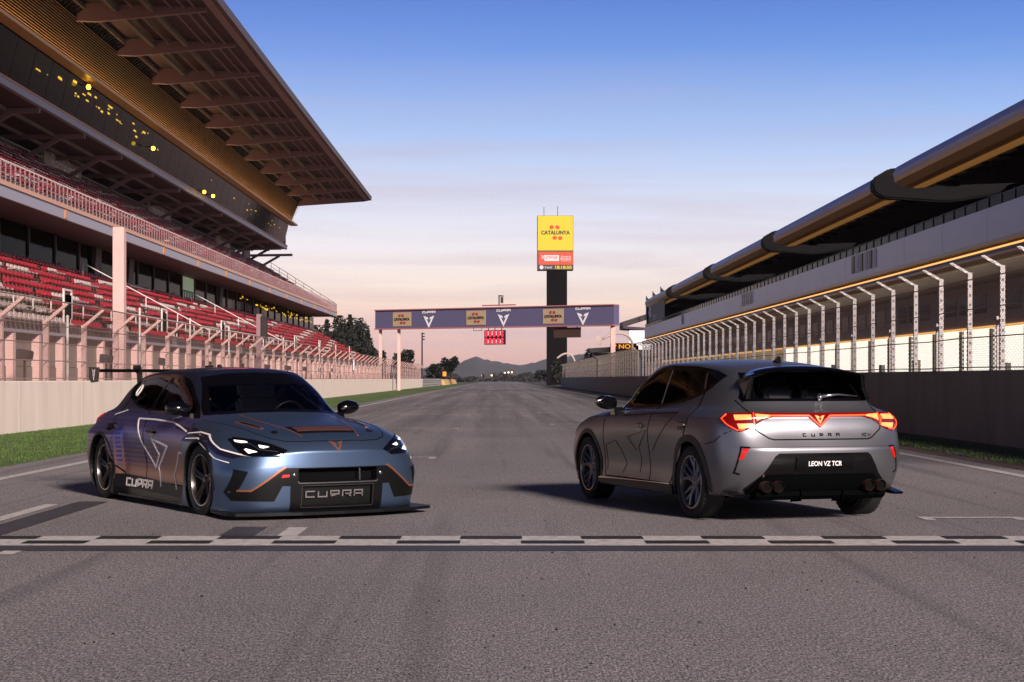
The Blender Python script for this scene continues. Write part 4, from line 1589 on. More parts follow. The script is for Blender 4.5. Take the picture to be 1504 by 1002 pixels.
g = MB(); c = GA + gd * (LG * .53) + Vector((0, 0, 8.62)); g.beam(c - gd * 2.0, c + gd * 2.0, .2, .12); g.build('top_bar', E['banner_edge'], gt)
g = MB(); g.tube([c + Vector((0, 0, -.1)), c + Vector((0, 0, 1.0))], .06, 6); g.beam(c + Vector((0, 0, .95)), c + gd * .5 + Vector((0, 0, .9)), .12, .12); g.beam(c + gd * .35 + Vector((0, 0, .2)), c + gd * .35 + Vector((0, 0, .8)), .28, .28, up=(1, 0, 0))
g.build('camera_mast', E['steel_dark'], gt)
# start lights hung under it
sc_ = GA + gd * (LG * .520) + Vector((0, 0, 5.38)) + gn * .3
slt = thing('start_lights', 'panel of lit red start lights hanging under the gantry', 'start lights', tuple(sc_))
g = MB(); g.beam(sc_ - gd * 1.22, sc_ + gd * 1.22, .25, 1.45); g.build('panel', E['steel_dark'], slt)
for s in (-.8, .0, .8):
    g = MB(); g.beam(sc_ + gd * s + Vector((0, 0, .7)), sc_ + gd * s + Vector((0, 0, 1.0)), .08, .08); g.build('hanger', E['steel_dark'], slt)
for i in range(5):
    for j in range(2):
        for jj in (-.16, .16):
            c = sc_ + gd * (-.98 + i * .49) + Vector((0, 0, .36 - j * .72 + jj)) + gn * .14
            g = MB(); n = 10
            ring = [c + gd * (.155 * math.cos(2 * math.pi * k / n)) + Vector((0, 0, .155 * math.sin(2 * math.pi * k / n))) for k in range(n)]
            g.add(ring + [p + gn * .05 for p in ring], [tuple(range(n)), tuple(range(2 * n - 1, n - 1, -1))] + [(k, (k + 1) % n, (k + 1) % n + n, k + n) for k in range(n)])
            g.build('red_lamp', E['red_led'], slt)
for i in range(4):
    c = sc_ + gd * (-.735 + i * .49) + gn * .135
    for zz in (.42, -.42):
        g = MB(); g.beam(c + Vector((0, 0, zz - .2)), c + Vector((0, 0, zz + .2)), .10, .04, up=tuple(gn)); g.build('divider', E['white_print'], slt)
c = GA + gd * (LG * .795) + Vector((0, 0, 5.75)) + gn * .2
bx = thing('signal_board', 'dark blank board hanging under the gantry in front of the tower', 'board', tuple(c))
g = MB(); g.beam(c - gd * 1.0, c + gd * 2.0, .2, 1.0); g.build('board', E['fascia'], bx)
for s in (-.6, 1.6):
    g = MB(); g.beam(c + gd * s + Vector((0, 0, .5)), c + gd * s + Vector((0, 0, .72)), .08, .08); g.build('hanger', E['steel_dark'], bx)
c = GA + gd * (LG * .44) + Vector((0, 0, 6.1))
g = MB(); g.beam(c - gd * .5, c + gd * .5, .05, .05); g.beam(c - gd * .5, c - gd * .5 + Vector((0, 0, .3)), .05, .05); g.beam(c + gd * .5, c + gd * .5 + Vector((0, 0, .3)), .05, .05); g.build('cable_tray', E['steel_dark'], gt)

# ------------------------------------------------------------------ scoreboard tower
TY = 330
tx = lambda u: (u - 733) / 2550 * TY
tz = lambda v: 1.25 + (556 - v) / 2550 * TY
tw = thing('scoreboard_tower', 'dark tower carrying a lit yellow and red screen', 'tower', (tx(818), TY, 0))
g = MB(); g.box(tx(803), tx(832.5), TY - 1.5, TY + 1.5, 0, tz(398)); g.build('shaft', E['tower'], tw)
g = MB(); g.box(tx(789), tx(841.5), TY - 1.9, TY + 1.6, tz(397.5), tz(318)); sn = g.build('screen_case', E['fascia'], tw)
F_ = TY - 1.9
g = MB(); g.box(tx(789.6), tx(841), F_ - .06, F_ - .002, tz(369), tz(318.4)); sy_ = g.build('upper_screen', E['screen_yellow'], sn)
g = MB(); g.box(tx(790.5), tx(841.2), F_ - .06, F_ - .002, tz(390), tz(371)); sr_ = g.build('lower_screen', E['screen_red'], sn)
g = MB(); g.box(tx(791), tx(841.3), F_ - .06, F_ - .002, tz(397), tz(390.3)); sk_ = g.build('clock_strip', E['screen_dark'], sn)
t1, t2 = MB(), []
catalunya(t1, t2, (tx(815.5), F_ - .062, tz(343)), (1, 0, 0), 6.2)
t1.build('screen_lettering', E['screen_black'], sn); [(lambda g: (plate(g, vf, (tx(815.5), F_ - .062, tz(343)), (1, 0, 0), (0, 0, 1), .02), g.build('screen_petal', E['screen_orange'], sn)))(MB()) for vf in t2]
g = MB(); g.box(tx(799.5), tx(820.5), F_ - .09, F_ - .062, tz(384.5), tz(376)); g.build('screen_logo_board', E['screen_white'], sn)
g = MB()
for i in range(4):
    for j in range(3):
        if (i + j) % 2 == 0:
            g.box(tx(795 + i * 1.6), tx(796.6 + i * 1.6), F_ - .10, F_ - .091, tz(381.6 - j * 1.8), tz(379.8 - j * 1.8))
g.build('screen_checker', E['screen_white'], sn)
g = MB(); plate(g, flat_polys([strip([(-.9, -.25), (-1.15, 0), (-.9, .25), (-.4, .25), (-.25, .05), (-.5, -.05), (.0, .28), (.3, .0), (.6, .26), (.95, .2), (.8, -.05), (.4, -.22)], .13)]), (tx(810.5), F_ - .091, tz(380.2)), (1, 0, 0), (0, 0, 1), .03)
g.build('screen_logo', E['screen_orange'], sn)
for txt, v, h, w in (('Circuit de', 378.0, .34, 1.9), ('Barcelona', 381.2, .36, 2.0), ('Catalunya', 384.2, .20, 1.8)):
    g = MB(); plate(g, fit_text(txt, w, h, bold=.02), (tx(830.5), F_ - .062, tz(v)), (1, 0, 0), (0, 0, 1), .03); g.build('screen_lettering', E['screen_white'], sn)
g = MB(); plate(g, fit_text('18:18:50', 3.1, .62, bold=.03), (tx(827), F_ - .062, tz(393.7)), (1, 0, 0), (0, 0, 1), .03); g.build('clock_digits', E['screen_yellow'], sn)
g = MB(); plate(g, fit_text('0 km/h', 1.4, .42, bold=.02), (tx(805), F_ - .062, tz(393.7)), (1, 0, 0), (0, 0, 1), .03); g.build('speed_digits', E['screen_white'], sn)
g = MB(); plate(g, flat_polys([[ell(0, 0, .38, .38, 14)]]), (tx(795), F_ - .062, tz(393.7)), (1, 0, 0), (0, 0, 1), .03); g.build('clock_badge', E['screen_white'], sn)
for u, v in ((799, 304), (819, 303)):
    g = MB(); g.tube([(tx(u), TY, tz(318.2)), (tx(u), TY, tz(v))], .06, 5); g.build('antenna', E['steel_dark'], tw)

# ------------------------------------------------------------------ trees, hills, town
def crown(mb, cx, cy, z0, z1, rx, n, conifer, seed, leaf=.5):
    r_ = random.Random(seed)
    lobes = [(r_.uniform(-.55, .55), r_.uniform(-.55, .55), r_.uniform(.25, .9), r_.uniform(.35, .6)) for _ in range(9)]
    for i in range(n):
        if conifer:
            t = r_.random() ** .7
            rr = rx * (1 - t) ** .8 * (.35 + .65 * r_.random() ** .5) * (.75 + .35 * math.sin(t * 34 + seed))
            a = r_.uniform(0, 6.283)
            p = Vector((cx + rr * math.cos(a), cy + rr * math.sin(a), z0 + (z1 - z0) * t))
        else:
            lx, ly, lz, lr = lobes[i % 9]
            d = Vector((r_.gauss(0, 1), r_.gauss(0, 1), r_.gauss(0, 1))).normalized() * lr * r_.random() ** .33
            p = Vector((cx + rx * (lx + d.x), cy + rx * (ly + d.y), z0 + (z1 - z0) * min(1, max(0, lz + d.z * .5))))
        s = leaf * r_.uniform(.5, 1.3)
        d1 = Vector((r_.gauss(0, 1), r_.gauss(0, 1), r_.gauss(0, .6))).normalized() * s
        d2 = Vector((r_.gauss(0, 1), r_.gauss(0, 1), r_.gauss(0, 1))).normalized() * s * .7
        mb.add([p - d1 * .5, p + d2 * .5, p + d1 * .5, p - d2 * .5], [(0, 1, 2, 3)])


def tree(name, label, u, vtop, Y, w_px, conifer, seed, leafm, n=700, group=None, base=0.0, frac=.12):
    X = (u - 733) / 2550 * Y
    H = 1.25 + (556 - vtop) / 2550 * Y
    rx = w_px / 2 / 2550 * Y
    t = thing(name, label, 'tree', (X, Y, 0), group=group)
    mb = MB()
    if conifer:
        mb.tube([(X, Y, 0), (X + .1, Y, H * .5), (X, Y, H * .95)], [H * .022, H * .015, .03], 7)
    else:
        mb.tube([(X, Y, 0), (X + .15, Y, H * .3), (X, Y, H * .6)], [H * .03, H * .022, .08], 7)
        for q in range(4):
            a = q * 1.6 + seed
            mb.tube([(X + .1, Y, H * (.28 + .06 * q)), (X + math.cos(a) * rx * .6, Y + math.sin(a) * rx * .6, H * (.6 + .05 * q))], [H * .014, .05], 5)
    mb.build('trunk', E['bark'], t)
    mb = MB()
    crown(mb, X, Y, H * frac, H, rx, n, conifer, seed, leaf=max(.35, Y * .0022))
    mb.build('crown', leafm, t, recalc=False)
    return t


TORD = sorted((466, 480, 492, 503, 514, 523, 531, 540, 549, 557, 500, 520, 484, 536))
GRP = 'dark trees past the end of the grandstand'
for i, (u, v, w) in enumerate(((466, 478, 24), (480, 470, 22), (492, 466, 22), (503, 465, 20), (514, 463, 22), (523, 468, 18), (531, 476, 18), (540, 486, 20), (549, 498, 20), (557, 510, 18), (500, 480, 30), (520, 485, 30), (484, 490, 30), (536, 500, 26))):
    tree('conifer', ['broad', 'pointed', 'ragged'][i % 3] + ' dark tree beyond the grandstand end, %s from the left of its row' % (ORD[TORD.index(u)] if TORD.index(u) else 'first'), u, v, 270 + (i * 13) % 40, w * 1.9, i % 3 == 1, i, E['leaf_a'], 1300, GRP, frac=.05)
tree('tree', 'bushy dark tree seen under the gantry left of the thin lamp post', 602, 515, 300, 30, False, 21, E['leaf_b'], 900)
tree('tree', 'low dark shrub tree between the two gantry legs and the bushy tree', 585, 520, 300, 22, False, 22, E['leaf_b'], 600)
tree('tree', 'round dark tree in front of the hills, right of the thin lamp post', 661, 524, 380, 28, False, 23, E['leaf_a'], 1000, base=0, frac=.2)
tree('tree', 'dark tree spreading low beside the round tree at the track edge', 641, 536, 360, 38, False, 24, E['leaf_a'], 800)
tree('tree', 'dark tree at the foot of the scoreboard tower', 818, 530, 300, 20, False, 25, E['leaf_a'], 500)
tree('tree', 'small dark tree showing above the far pit fence', 868, 515, 330, 22, False, 26, E['leaf_a'], 500)
tree('tree', 'lone low tree on the horizon just left of the far pit fence', 800, 545, 520, 34, False, 27, E['leaf_far'], 600)
lp = thing('lamp_post', 'thin dark lamp post under the left half of the gantry', 'lamp post', ((620 - 733) / 2550 * 300, 300, 0))
X = lp.location.x
g = MB(); g.tube([(X, 300, 0), (X, 300, 9.2)], [.16, .12], 8); g.build('pole', E['steel_dark'], lp)
for q, zz in enumerate((9.0, 8.5, 8.0)):
    g = MB(); g.beam((X + .1, 299.9, zz), (X + .45, 299.9, zz), .22, .22); g.build('lamp_head', E['steel_dark'], lp)
# guard rail and ochre bank where the left wall ends
gr = thing('guard_rail', 'pale steel guard rail carrying on from the end of the cream wall', 'guard rail', (-11.3, 256, 0))
for zz in (.35, .75, 1.05):
    g = MB(); g.beam((-11.3, 256, zz), (-11.0, 330, zz), .08, .22); g.build('rail', E['galv'], gr)
for i in range(19):
    g = MB(); g.box(-11.45 + i * .016, -11.33 + i * .016, 256 + i * 4, 256.12 + i * 4, 0, 1.2); g.build('post', E['galv'], gr)
bk = MB(); bk.prism([(-11, 0), (-11, 1.1), (-10.6, 1.0), (-10.2, 0)], 'y', 332, 420)
tag(bk.build('barrier_wall', mat('ochre wall', (186, 150, 96), .8), None), 'low ochre wall at the far left track edge before the trees', 'barrier')
E['marker_orange'] = mat('orange lit marker', (200, 120, 40), .5, emit=((230, 140, 50), .5))
ob = thing('marker_box', 'small orange lit marker box on the far ochre wall', 'marker', (-10.8, 345, 0))
g = MB(); g.box(-11.2, -10.5, 345, 345.4, 1.7, 2.6); g.build('box', E['marker_orange'], ob)
g = MB(); g.tube([(-10.85, 345.2, 0), (-10.85, 345.2, 1.6)], .06, 6); g.build('pole', E['steel_dark'], ob)

# scrub closing the far end of the straight
mb = MB()
for i in range(9000):
    px = rnd.uniform(-45, 60)
    py = rnd.uniform(640, 760)
    if -8 < px < 8 and py < 690:
        continue
    hmax = 2.0 + 1.2 * math.sin(px * .21) + .9 * math.sin(px * .57 + 1)
    pz = rnd.uniform(0, max(1.2, hmax))
    s = rnd.uniform(.3, .8)
    a = rnd.uniform(0, 6.28)
    mb.add([(px - s * math.cos(a), py - s * math.sin(a), pz), (px, py, pz + s * .7), (px + s * math.cos(a), py + s * math.sin(a), pz + .1), (px, py + .1, pz - s * .6)], [(0, 1, 2, 3)])
mb.build('scrub', E['leaf_far'], None, kind='stuff', recalc=False)
E['hill'] = mat('wooded hillside', (58, 58, 58), .95, noise=(.006, .25))
HY = 3600
ridge = [(380, 548), (470, 545), (560, 548), (600, 547), (625, 540), (642, 533), (656, 531), (668, 537), (684, 529), (698, 523), (712, 528), (735, 532), (760, 536), (784, 533), (802, 528), (822, 525), (845, 522), (868, 517), (890, 511), (915, 507), (950, 512), (1010, 520), (1100, 530), (1250, 545)]
mb = MB()
rr = random.Random(5)
cols = []
N_ = 150
for i in range(N_ + 1):
    u = 380 + (1250 - 380) * i / N_
    for (u0, v0), (u1, v1) in zip(ridge, ridge[1:]):
        if u0 <= u <= u1:
            v = v0 + (v1 - v0) * (u - u0) / (u1 - u0)
            break
    X = (u - 733) / 2550 * HY
    H = (556 - v) / 2550 * HY + 1.2 + rr.uniform(-1.2, 1.2)
    cols.append((X, H))
rows = [(-1400, 0.0), (-1100, .10), (-700, .30), (-350, .62), (-120, .9), (0, 1.0), (300, .8), (900, .3), (1400, 0)]
vv = [(X * (1 + dy / HY), HY + dy, H * f * (1 + .10 * math.sin(X * .012 + dy * .01) * (1 - f)) - .04) for dy, f in rows for X, H in cols]
ff = [(r * (N_ + 1) + i, r * (N_ + 1) + i + 1, (r + 1) * (N_ + 1) + i + 1, (r + 1) * (N_ + 1) + i) for r in range(len(rows) - 1) for i in range(N_)]
mb.add(vv, ff)
mb.build('hills', E['hill'], None, kind='structure', smooth=True)
# houses of a far town with lights on
mb = MB()
E['town_wall'] = mat('far house wall', (52, 48, 52), .9)
E['town_light'] = mat('far town light', (255, 226, 170), .6, emit=((255, 222, 160), 1.6))
for i in range(170):
    u = 702 + 52 * rr.random() ** .8
    Y = rr.uniform(2080, 2360)
    X = (u - 733) / 2550 * Y
    vb = 553.5 - 7.5 * ((u - 695) / 60) * rr.uniform(.4, 1)
    z = max(0, 1.25 + (556 - vb) / 2550 * Y)
    s = rr.uniform(2.0, 4.0)
    mb.box(X - s, X + s, Y, Y + 8, z - 6, z + s * .8)
    if rr.random() < .55:
        mb.box(X - .9, X + .9, Y - .3, Y - .05, z - .4, z + 1.4, 1)
mb.build('town', [E['town_wall'], E['town_light']], None, kind='stuff')


def race_mod(i, j, p):
    """ring i (0 = bottom) of the racing shell: dropped, longer nose"""
    x, y, z = p
    z = (z - .11) if i <= 1 else z - .07
    if x > 1.5:
        x += .07 * sstep(1.5, 2.05, x)
    if j <= 3:
        if i == 4:
            z, x = (.597 if j < 2 else .560 if j == 2 else .535), x + .025
        if i == 3:
            z, x = (.480 if j < 2 else .455 if j == 2 else .44), x - .013
        if i == 2:
            z, x = .34, x - .02
        if i == 5:
            x -= .02
    elif j == 4 and i in (3, 4):
        z -= .07
    if i < 5:
        y *= 1.02
    return (x, y, z)


def race_flare(x, y, z):
    if abs(y) < .35:
        return 0
    wx = max(sstep(.86, .93, x) * (1 - .25 * sstep(1.7, 2.1, x)), (1 - sstep(-.98, -.90, x)) * (1 - .5 * sstep(1.75, 2.15, -x)))
    wz = (1 - sstep(.66, .79, z))
    wy = sstep(.35, .75, abs(y))
    return math.copysign(.085 * wx * wz * wy, y)
# ------------------------------------------------------------------ car materials
M = {}
M['gloss_black'] = mat('gloss black trim', (7, 6, 7), .14, spec=.35, coat=.1)
M['frit'] = mat('black glass border', (7, 6, 7), .22, spec=.15)
M['satin_black'] = mat('satin black plastic', (11, 10, 11), .45, spec=.2)
M['matt_black'] = mat('black lining', (6, 6, 7), .9, spec=.1)
M['rubber'] = mat('tyre rubber', (20, 19, 19), .72, bump=(60, .15))
M['rim_black'] = mat('black alloy', (128, 128, 132), .32, .7)
M['rim_race'] = mat('dark bronze alloy', (92, 78, 70), .30, .75)
M['rim_edge'] = mat('machined rim edge', (150, 142, 138), .25, .9)
M['disc'] = mat('brake disc steel', (80, 78, 78), .35, .9)
M['copper'] = mat('copper paint', (176, 112, 84), .32, .75)
M['copper_dark'] = mat('dark copper lip', (112, 70, 58), .45, .6)
M['bronze_line'] = mat('dark bronze line', (66, 34, 24), .35, .5)
M['chrome'] = mat('satin chrome', (170, 168, 170), .2, .95)
M['exhaust'] = mat('dark smoked exhaust steel', (96, 66, 56), .3, .8)
M['mirror'] = mat('mirror glass', (48, 48, 52), .06, .9)
M['white_line'] = mat('white vinyl', (226, 214, 206), .5)
M['lamp_red'] = mat('red lamp lens', (96, 8, 6), .12, coat=.5, emit=((150, 12, 6), .18))
M['glow_red'] = mat('lit red light guide', (255, 60, 30), .3, emit=((255, 66, 26), 2.6))
M['glow_orange'] = mat('lit orange light block', (255, 110, 60), .3, emit=((255, 120, 62), 2.6))
M['reflector'] = mat('red reflector', (190, 26, 18), .2, coat=.4)
M['lamp_glass'] = mat('dark headlamp lens', (7, 8, 10), .06, coat=.6)
M['glow_white'] = mat('lit headlamp', (255, 246, 228), .2, emit=((255, 244, 220), 1.25))
M['seat'] = mat('grey seat fabric', (176, 172, 172), .8)
M['cage'] = mat('roll cage tube', (96, 104, 100), .5)
M['grille'] = mat('dark grille mesh', (9, 8, 9), .6, spec=.2, bump=(260, .6, .004))
M['grille_logo'] = mat('light grille lettering', (104, 97, 97), .6)
M['hood_red'] = mat('red hook', (200, 30, 26), .4)
M['plate'] = mat('black plate', (4, 4, 5), .4, spec=.15)
M['white_text'] = mat('white lettering', (235, 233, 230), .5)
M['teal_trim'] = mat('dark carbon trim', (5, 6, 7), .85, spec=.02)
M['arch_trim'] = mat('arch trim', (46, 40, 40), .55, .2)


def glass_mat(name, tint, rough=.02, mixf=.06):
    m = bpy.data.materials.new(name)
    m.use_nodes = True
    nt = m.node_tree
    nt.nodes.clear()
    out = nt.nodes.new('ShaderNodeOutputMaterial')
    mx = nt.nodes.new('ShaderNodeMixShader')
    tr = nt.nodes.new('ShaderNodeBsdfTransparent')
    tr.inputs[0].default_value = (*tint, 1)
    gl = nt.nodes.new('ShaderNodeBsdfGlossy')
    gl.inputs['Roughness'].default_value = rough
    fr = nt.nodes.new('ShaderNodeFresnel')
    fr.inputs[0].default_value = 1.5
    nt.links.new(fr.outputs[0], mx.inputs[0])
    nt.links.new(tr.outputs[0], mx.inputs[1])
    nt.links.new(gl.outputs[0], mx.inputs[2])
    nt.links.new(mx.outputs[0], out.inputs[0])
    return m


M['glass_dark'] = glass_mat('privacy glass', (.14, .13, .13))
M['glass_mid'] = glass_mat('tinted glass', (.62, .62, .62))
M['glass_screen'] = glass_mat('windscreen glass', (.72, .66, .66))


def paint_street():
    m = mat('matt grey metallic paint', (120, 119, 123), .36, .82, coat=.06)
    nt = m.node_tree
    b = nt.nodes['Principled BSDF']
    tc = nt.nodes.new('ShaderNodeTexCoord')
    n = nt.nodes.new('ShaderNodeTexNoise'); n.inputs['Scale'].default_value = 900
    nt.links.new(tc.outputs['Object'], n.inputs['Vector'])
    r = nt.nodes.new('ShaderNodeMapRange'); r.inputs[3].default_value = .31; r.inputs[4].default_value = .42
    nt.links.new(n.outputs['Fac'], r.inputs[0])
    nt.links.new(r.outputs[0], b.inputs['Roughness'])
    return m


def paint_race():
    """blue grey satin metallic with a printed livery: violet scales on the rear flank turning copper low on the doors"""
    m = mat('blue grey livery paint', (82, 100, 126), .40, .82, coat=.10)
    nt = m.node_tree
    N, Lk = nt.nodes, nt.links
    b = N['Principled BSDF']
    b.inputs['Coat Roughness'].default_value = .15
    tc = N.new('ShaderNodeTexCoord')
    sp = N.new('ShaderNodeSeparateXYZ'); Lk.new(tc.outputs['Object'], sp.inputs[0])

    def rng(src, a, b_, c=0., d=1.):
        r = N.new('ShaderNodeMapRange'); r.interpolation_type = 'SMOOTHSTEP'
        r.inputs[1].default_value = a; r.inputs[2].default_value = b_
        r.inputs[3].default_value = c; r.inputs[4].default_value = d
        Lk.new(src, r.inputs[0]); return r.outputs[0]

    def mul(p, q):
        k = N.new('ShaderNodeMath'); k.operation = 'MULTIPLY'
        Lk.new(p, k.inputs[0]); Lk.new(q, k.inputs[1]); return k.outputs[0]

    def mix(f, A, B):
        k = N.new('ShaderNodeMix'); k.data_type = 'RGBA'
        if isinstance(f, float): k.inputs['Factor'].default_value = f
        else: Lk.new(f, k.inputs['Factor'])
        for s_, v in (('A', A), ('B', B)):
            if isinstance(v, tuple): k.inputs[s_].default_value = (*lin(v), 1)
            else: Lk.new(v, k.inputs[s_])
        return k.outputs['Result']
    back = rng(sp.outputs['X'], 1.05, .75)              # flank behind the front wheel
    low = rng(sp.outputs['Z'], .72, .40)
    flank = mix(low, (100, 94, 138), (158, 116, 100))
    flank = mix(rng(sp.outputs['Z'], .30, .20), flank, (16, 15, 17))
    # printed scales
    mp_ = N.new('ShaderNodeMapping'); mp_.inputs['Scale'].default_value = (17, 1, 22)
    Lk.new(tc.outputs['Object'], mp_.inputs[0])
    c2 = N.new('ShaderNodeCombineXYZ')
    s2 = N.new('ShaderNodeSeparateXYZ'); Lk.new(mp_.outputs[0], s2.inputs[0])
    Lk.new(s2.outputs['X'], c2.inputs['X']); Lk.new(s2.outputs['Z'], c2.inputs['Y'])
    vo = N.new('ShaderNodeTexVoronoi'); vo.feature = 'DISTANCE_TO_EDGE'; vo.inputs['Randomness'].default_value = .12
    vo.inputs['Scale'].default_value = 1.0
    Lk.new(c2.outputs[0], vo.inputs['Vector'])
    cell = rng(vo.outputs['Distance'], .06, .22)
    reg = mul(rng(sp.outputs['X'], .55, -.05), rng(sp.outputs['Z'], .30, .44))
    flank2 = mix(mul(cell, reg), flank, (70, 74, 132))
    col = mix(back, (82, 100, 126), flank2)
    up = rng(sp.outputs['Z'], .86, .97)
    col = mix(mul(up, rng(sp.outputs['X'], .75, .6)), col, (52, 56, 82))
    # the nose from mid bonnet: steel blue
    Lk.new(col, b.inputs['Base Color'])
    return m


M['paint_street'] = paint_street()
M['paint_race'] = paint_race()


def wheel(parent, pos, side, r, w, rimr, style, rim_mat):
    """wheel > tyre, rim, spokes, brake disc; outer face towards +y*side"""
    wb = bpy.data.objects.new('wheel', None)
    COL.objects.link(wb)
    wb.parent = parent
    wb.location = pos
    wb['_rot'] = 1
    h = w / 2
    t = MB()
    t.lathe([(rimr - .004, -h * .80), (rimr + .012, -h * .92), (r - .045, -h), (r - .012, -h * .90), (r, -h * .62), (r, h * .62), (r - .012, h * .90), (r - .045, h), (rimr + .012, h * .92), (rimr - .004, h * .80)], 56)
    t.lathe([(rimr - .006, h * .8), (rimr - .03, h * .5), (rimr - .03, -h * .8)], 56)
    # tread grooves as darker channels: shallow ribs
    for gy in (-.35, 0, .35):
        t.lathe([(r + .0025, h * (gy - .14)), (r + .0025, h * (gy + .14))], 56)
    # blocks over the shoulder
    nb = 44
    for k in range(nb):
        a = 2 * math.pi * k / nb
        for sgn in (-1, 1):
            c, s = math.cos(a), math.sin(a)
            p = Vector((c * (r - .004), sgn * h * .72, s * (r - .004)))
            tn = Vector((-s, 0, c))
            t.beam(p - tn * .014, p + tn * .014, h * .34, .010, up=(c, 0, s))
    ty = t.build('tyre', M['rubber'], wb, smooth=True, auto=40)
    rm = MB()
    rm.lathe([(rimr - .002, h * .84), (rimr - .010, h * .90), (rimr - .020, h * .88), (rimr - .026, h * .62), (rimr - .03, -h * .6)], 56, mi=1)
    rm.lathe([(.001, h * .62), (.030, h * .62), (.036, h * .50), (.062, h * .46), (.066, h * .2), (.05, -h * .3)], 30)
    rim = rm.build('rim', [rim_mat, M['rim_edge']], wb, smooth=True, auto=35)
    sp = MB()

    def spoke(a0, a1, r0, r1, w0, w1, y0, y1, th=.022):
        """tapered spoke between polar points with a raised ridge"""
        p0 = Vector((math.cos(a0) * r0, 0, math.sin(a0) * r0)); p1 = Vector((math.cos(a1) * r1, 0, math.sin(a1) * r1))
        d = (p1 - p0).normalized(); q = Vector((-d.z, 0, d.x))
        vv = []
        for p, ww, yy in ((p0, w0, y0), (p1, w1, y1)):
            vv += [p - q * ww / 2 + Vector((0, yy - th, 0)), p - q * ww / 2 + Vector((0, yy - .004, 0)), p + Vector((0, yy + .004, 0)), p + q * ww / 2 + Vector((0, yy - .004, 0)), p + q * ww / 2 + Vector((0, yy - th, 0))]
        ff = [(0, 1, 6, 5), (1, 2, 7, 6), (2, 3, 8, 7), (3, 4, 9, 8), (4, 0, 5, 9), (0, 4, 3, 2, 1), (5, 6, 7, 8, 9)]
        sp.add(vv, ff)
    n = 5
    for k in range(n):
        a = 2 * math.pi * k / n + .3
        if style == 'race':
            spoke(a - .22, a - .12, .05, rimr - .02, .036, .024, h * .52, h * .74)
            spoke(a + .22, a + .12, .05, rimr - .02, .036, .024, h * .52, h * .74)
        else:
            spoke(a, a - .05, .05, .15, .050, .040, h * .50, h * .60)
            spoke(a - .03, a - .26, .13, rimr - .02, .030, .024, h * .58, h * .70)
            spoke(a + .01, a + .13, .13, rimr - .02, .026, .022, h * .58, h * .70)
            spoke(a + .40, a + .44, .055, rimr - .02, .022, .018, h * .42, h * .66)
            spoke(a + .60, a + .42, .11, rimr - .05, .018, .016, h * .46, h * .62)
    sp.build('spokes', rim_mat, wb)
    for k in range(5):
        a = 2 * math.pi * k / 5
        nb_ = MB()
        nb_.lathe([(.001, h * .56), (.009, h * .56), (.010, h * .46)], 8)
        nb_.v = [(x + .045 * math.cos(a), y, z + .045 * math.sin(a)) for x, y, z in nb_.v]
        if style == 'street':
            nb_.build('wheel_bolt', M['chrome'], wb)
    dk = MB()
    dk.lathe([(.08, .0), (rimr - .06, .0), (rimr - .06, -.03), (.08, -.03)], 40, closed=True)
    dk.build('brake_disc', M['disc'], wb)
    cal = MB()
    pts = arc_band(0, 0, rimr - .12, rimr - .045, 150, 205, 8)
    cal.prism(pts, 'y', -.045, .022)
    cal.build('brake_caliper', M['copper'] if style == 'street' else M['satin_black'], wb)
    if style == 'street':
        cp = MB()
        plate(cp, flat_polys(emblem(.022)), (0, h * .625, 0), (-1, 0, 0), (0, 0, 1), .003)
        cp.build('hub_emblem', M['copper'], wb)
    if side < 0:
        for ch in wb.children:
            ch.scale = (1, -1, 1)
            ch.data.flip_normals()
    return wb


def mirror_part(root, side, x, y, z, mat_):
    """door mirror: shell on a short arm"""
    mb = MB()
    n, m_ = 12, 8
    vv, ff = [], []
    for i in range(m_ + 1):
        t = i / m_
        yy = y + side * (.0 + .21 * t)
        hh = .072 * (math.sin(math.pi * (.12 + .80 * t)) ** .5)
        ll = .085 * (math.sin(math.pi * (.15 + .75 * t)) ** .5)
        for k in range(n):
            a = 2 * math.pi * k / n
            cx, cz = math.cos(a), math.sin(a)
            fx = cx * ll if cx > 0 else max(cx * ll, -.045)
            vv.append((x + fx - .02 * t, yy, z + .012 * t + cz * hh))
    for i in range(m_):
        for k in range(n):
            ff.append((i * n + k, i * n + (k + 1) % n, (i + 1) * n + (k + 1) % n, (i + 1) * n + k))
    ff += [tuple(range(n)), tuple(m_ * n + k for k in range(n))]
    mb.add(vv, ff)
    o = mb.build('door_mirror', mat_, root, smooth=True, auto=60)
    ar = MB()
    ar.prism([(x - .06, z - .12), (x + .07, z - .12), (x + .045, z - .04), (x - .03, z - .04)], 'y', y - side * .14 if side > 0 else y + .03, y + side * .03 if side > 0 else y + .14)
    ar.build('mirror_arm', M['gloss_black'], o)
    gl = MB()
    gl.add([(x - .056, y + side * .04, z - .05), (x - .06, y + side * .19, z - .035), (x - .06, y + side * .19, z + .055), (x - .056, y + side * .04, z + .05)], [(0, 1, 2, 3)])
    gl.build('mirror_glass', M['mirror'], o)


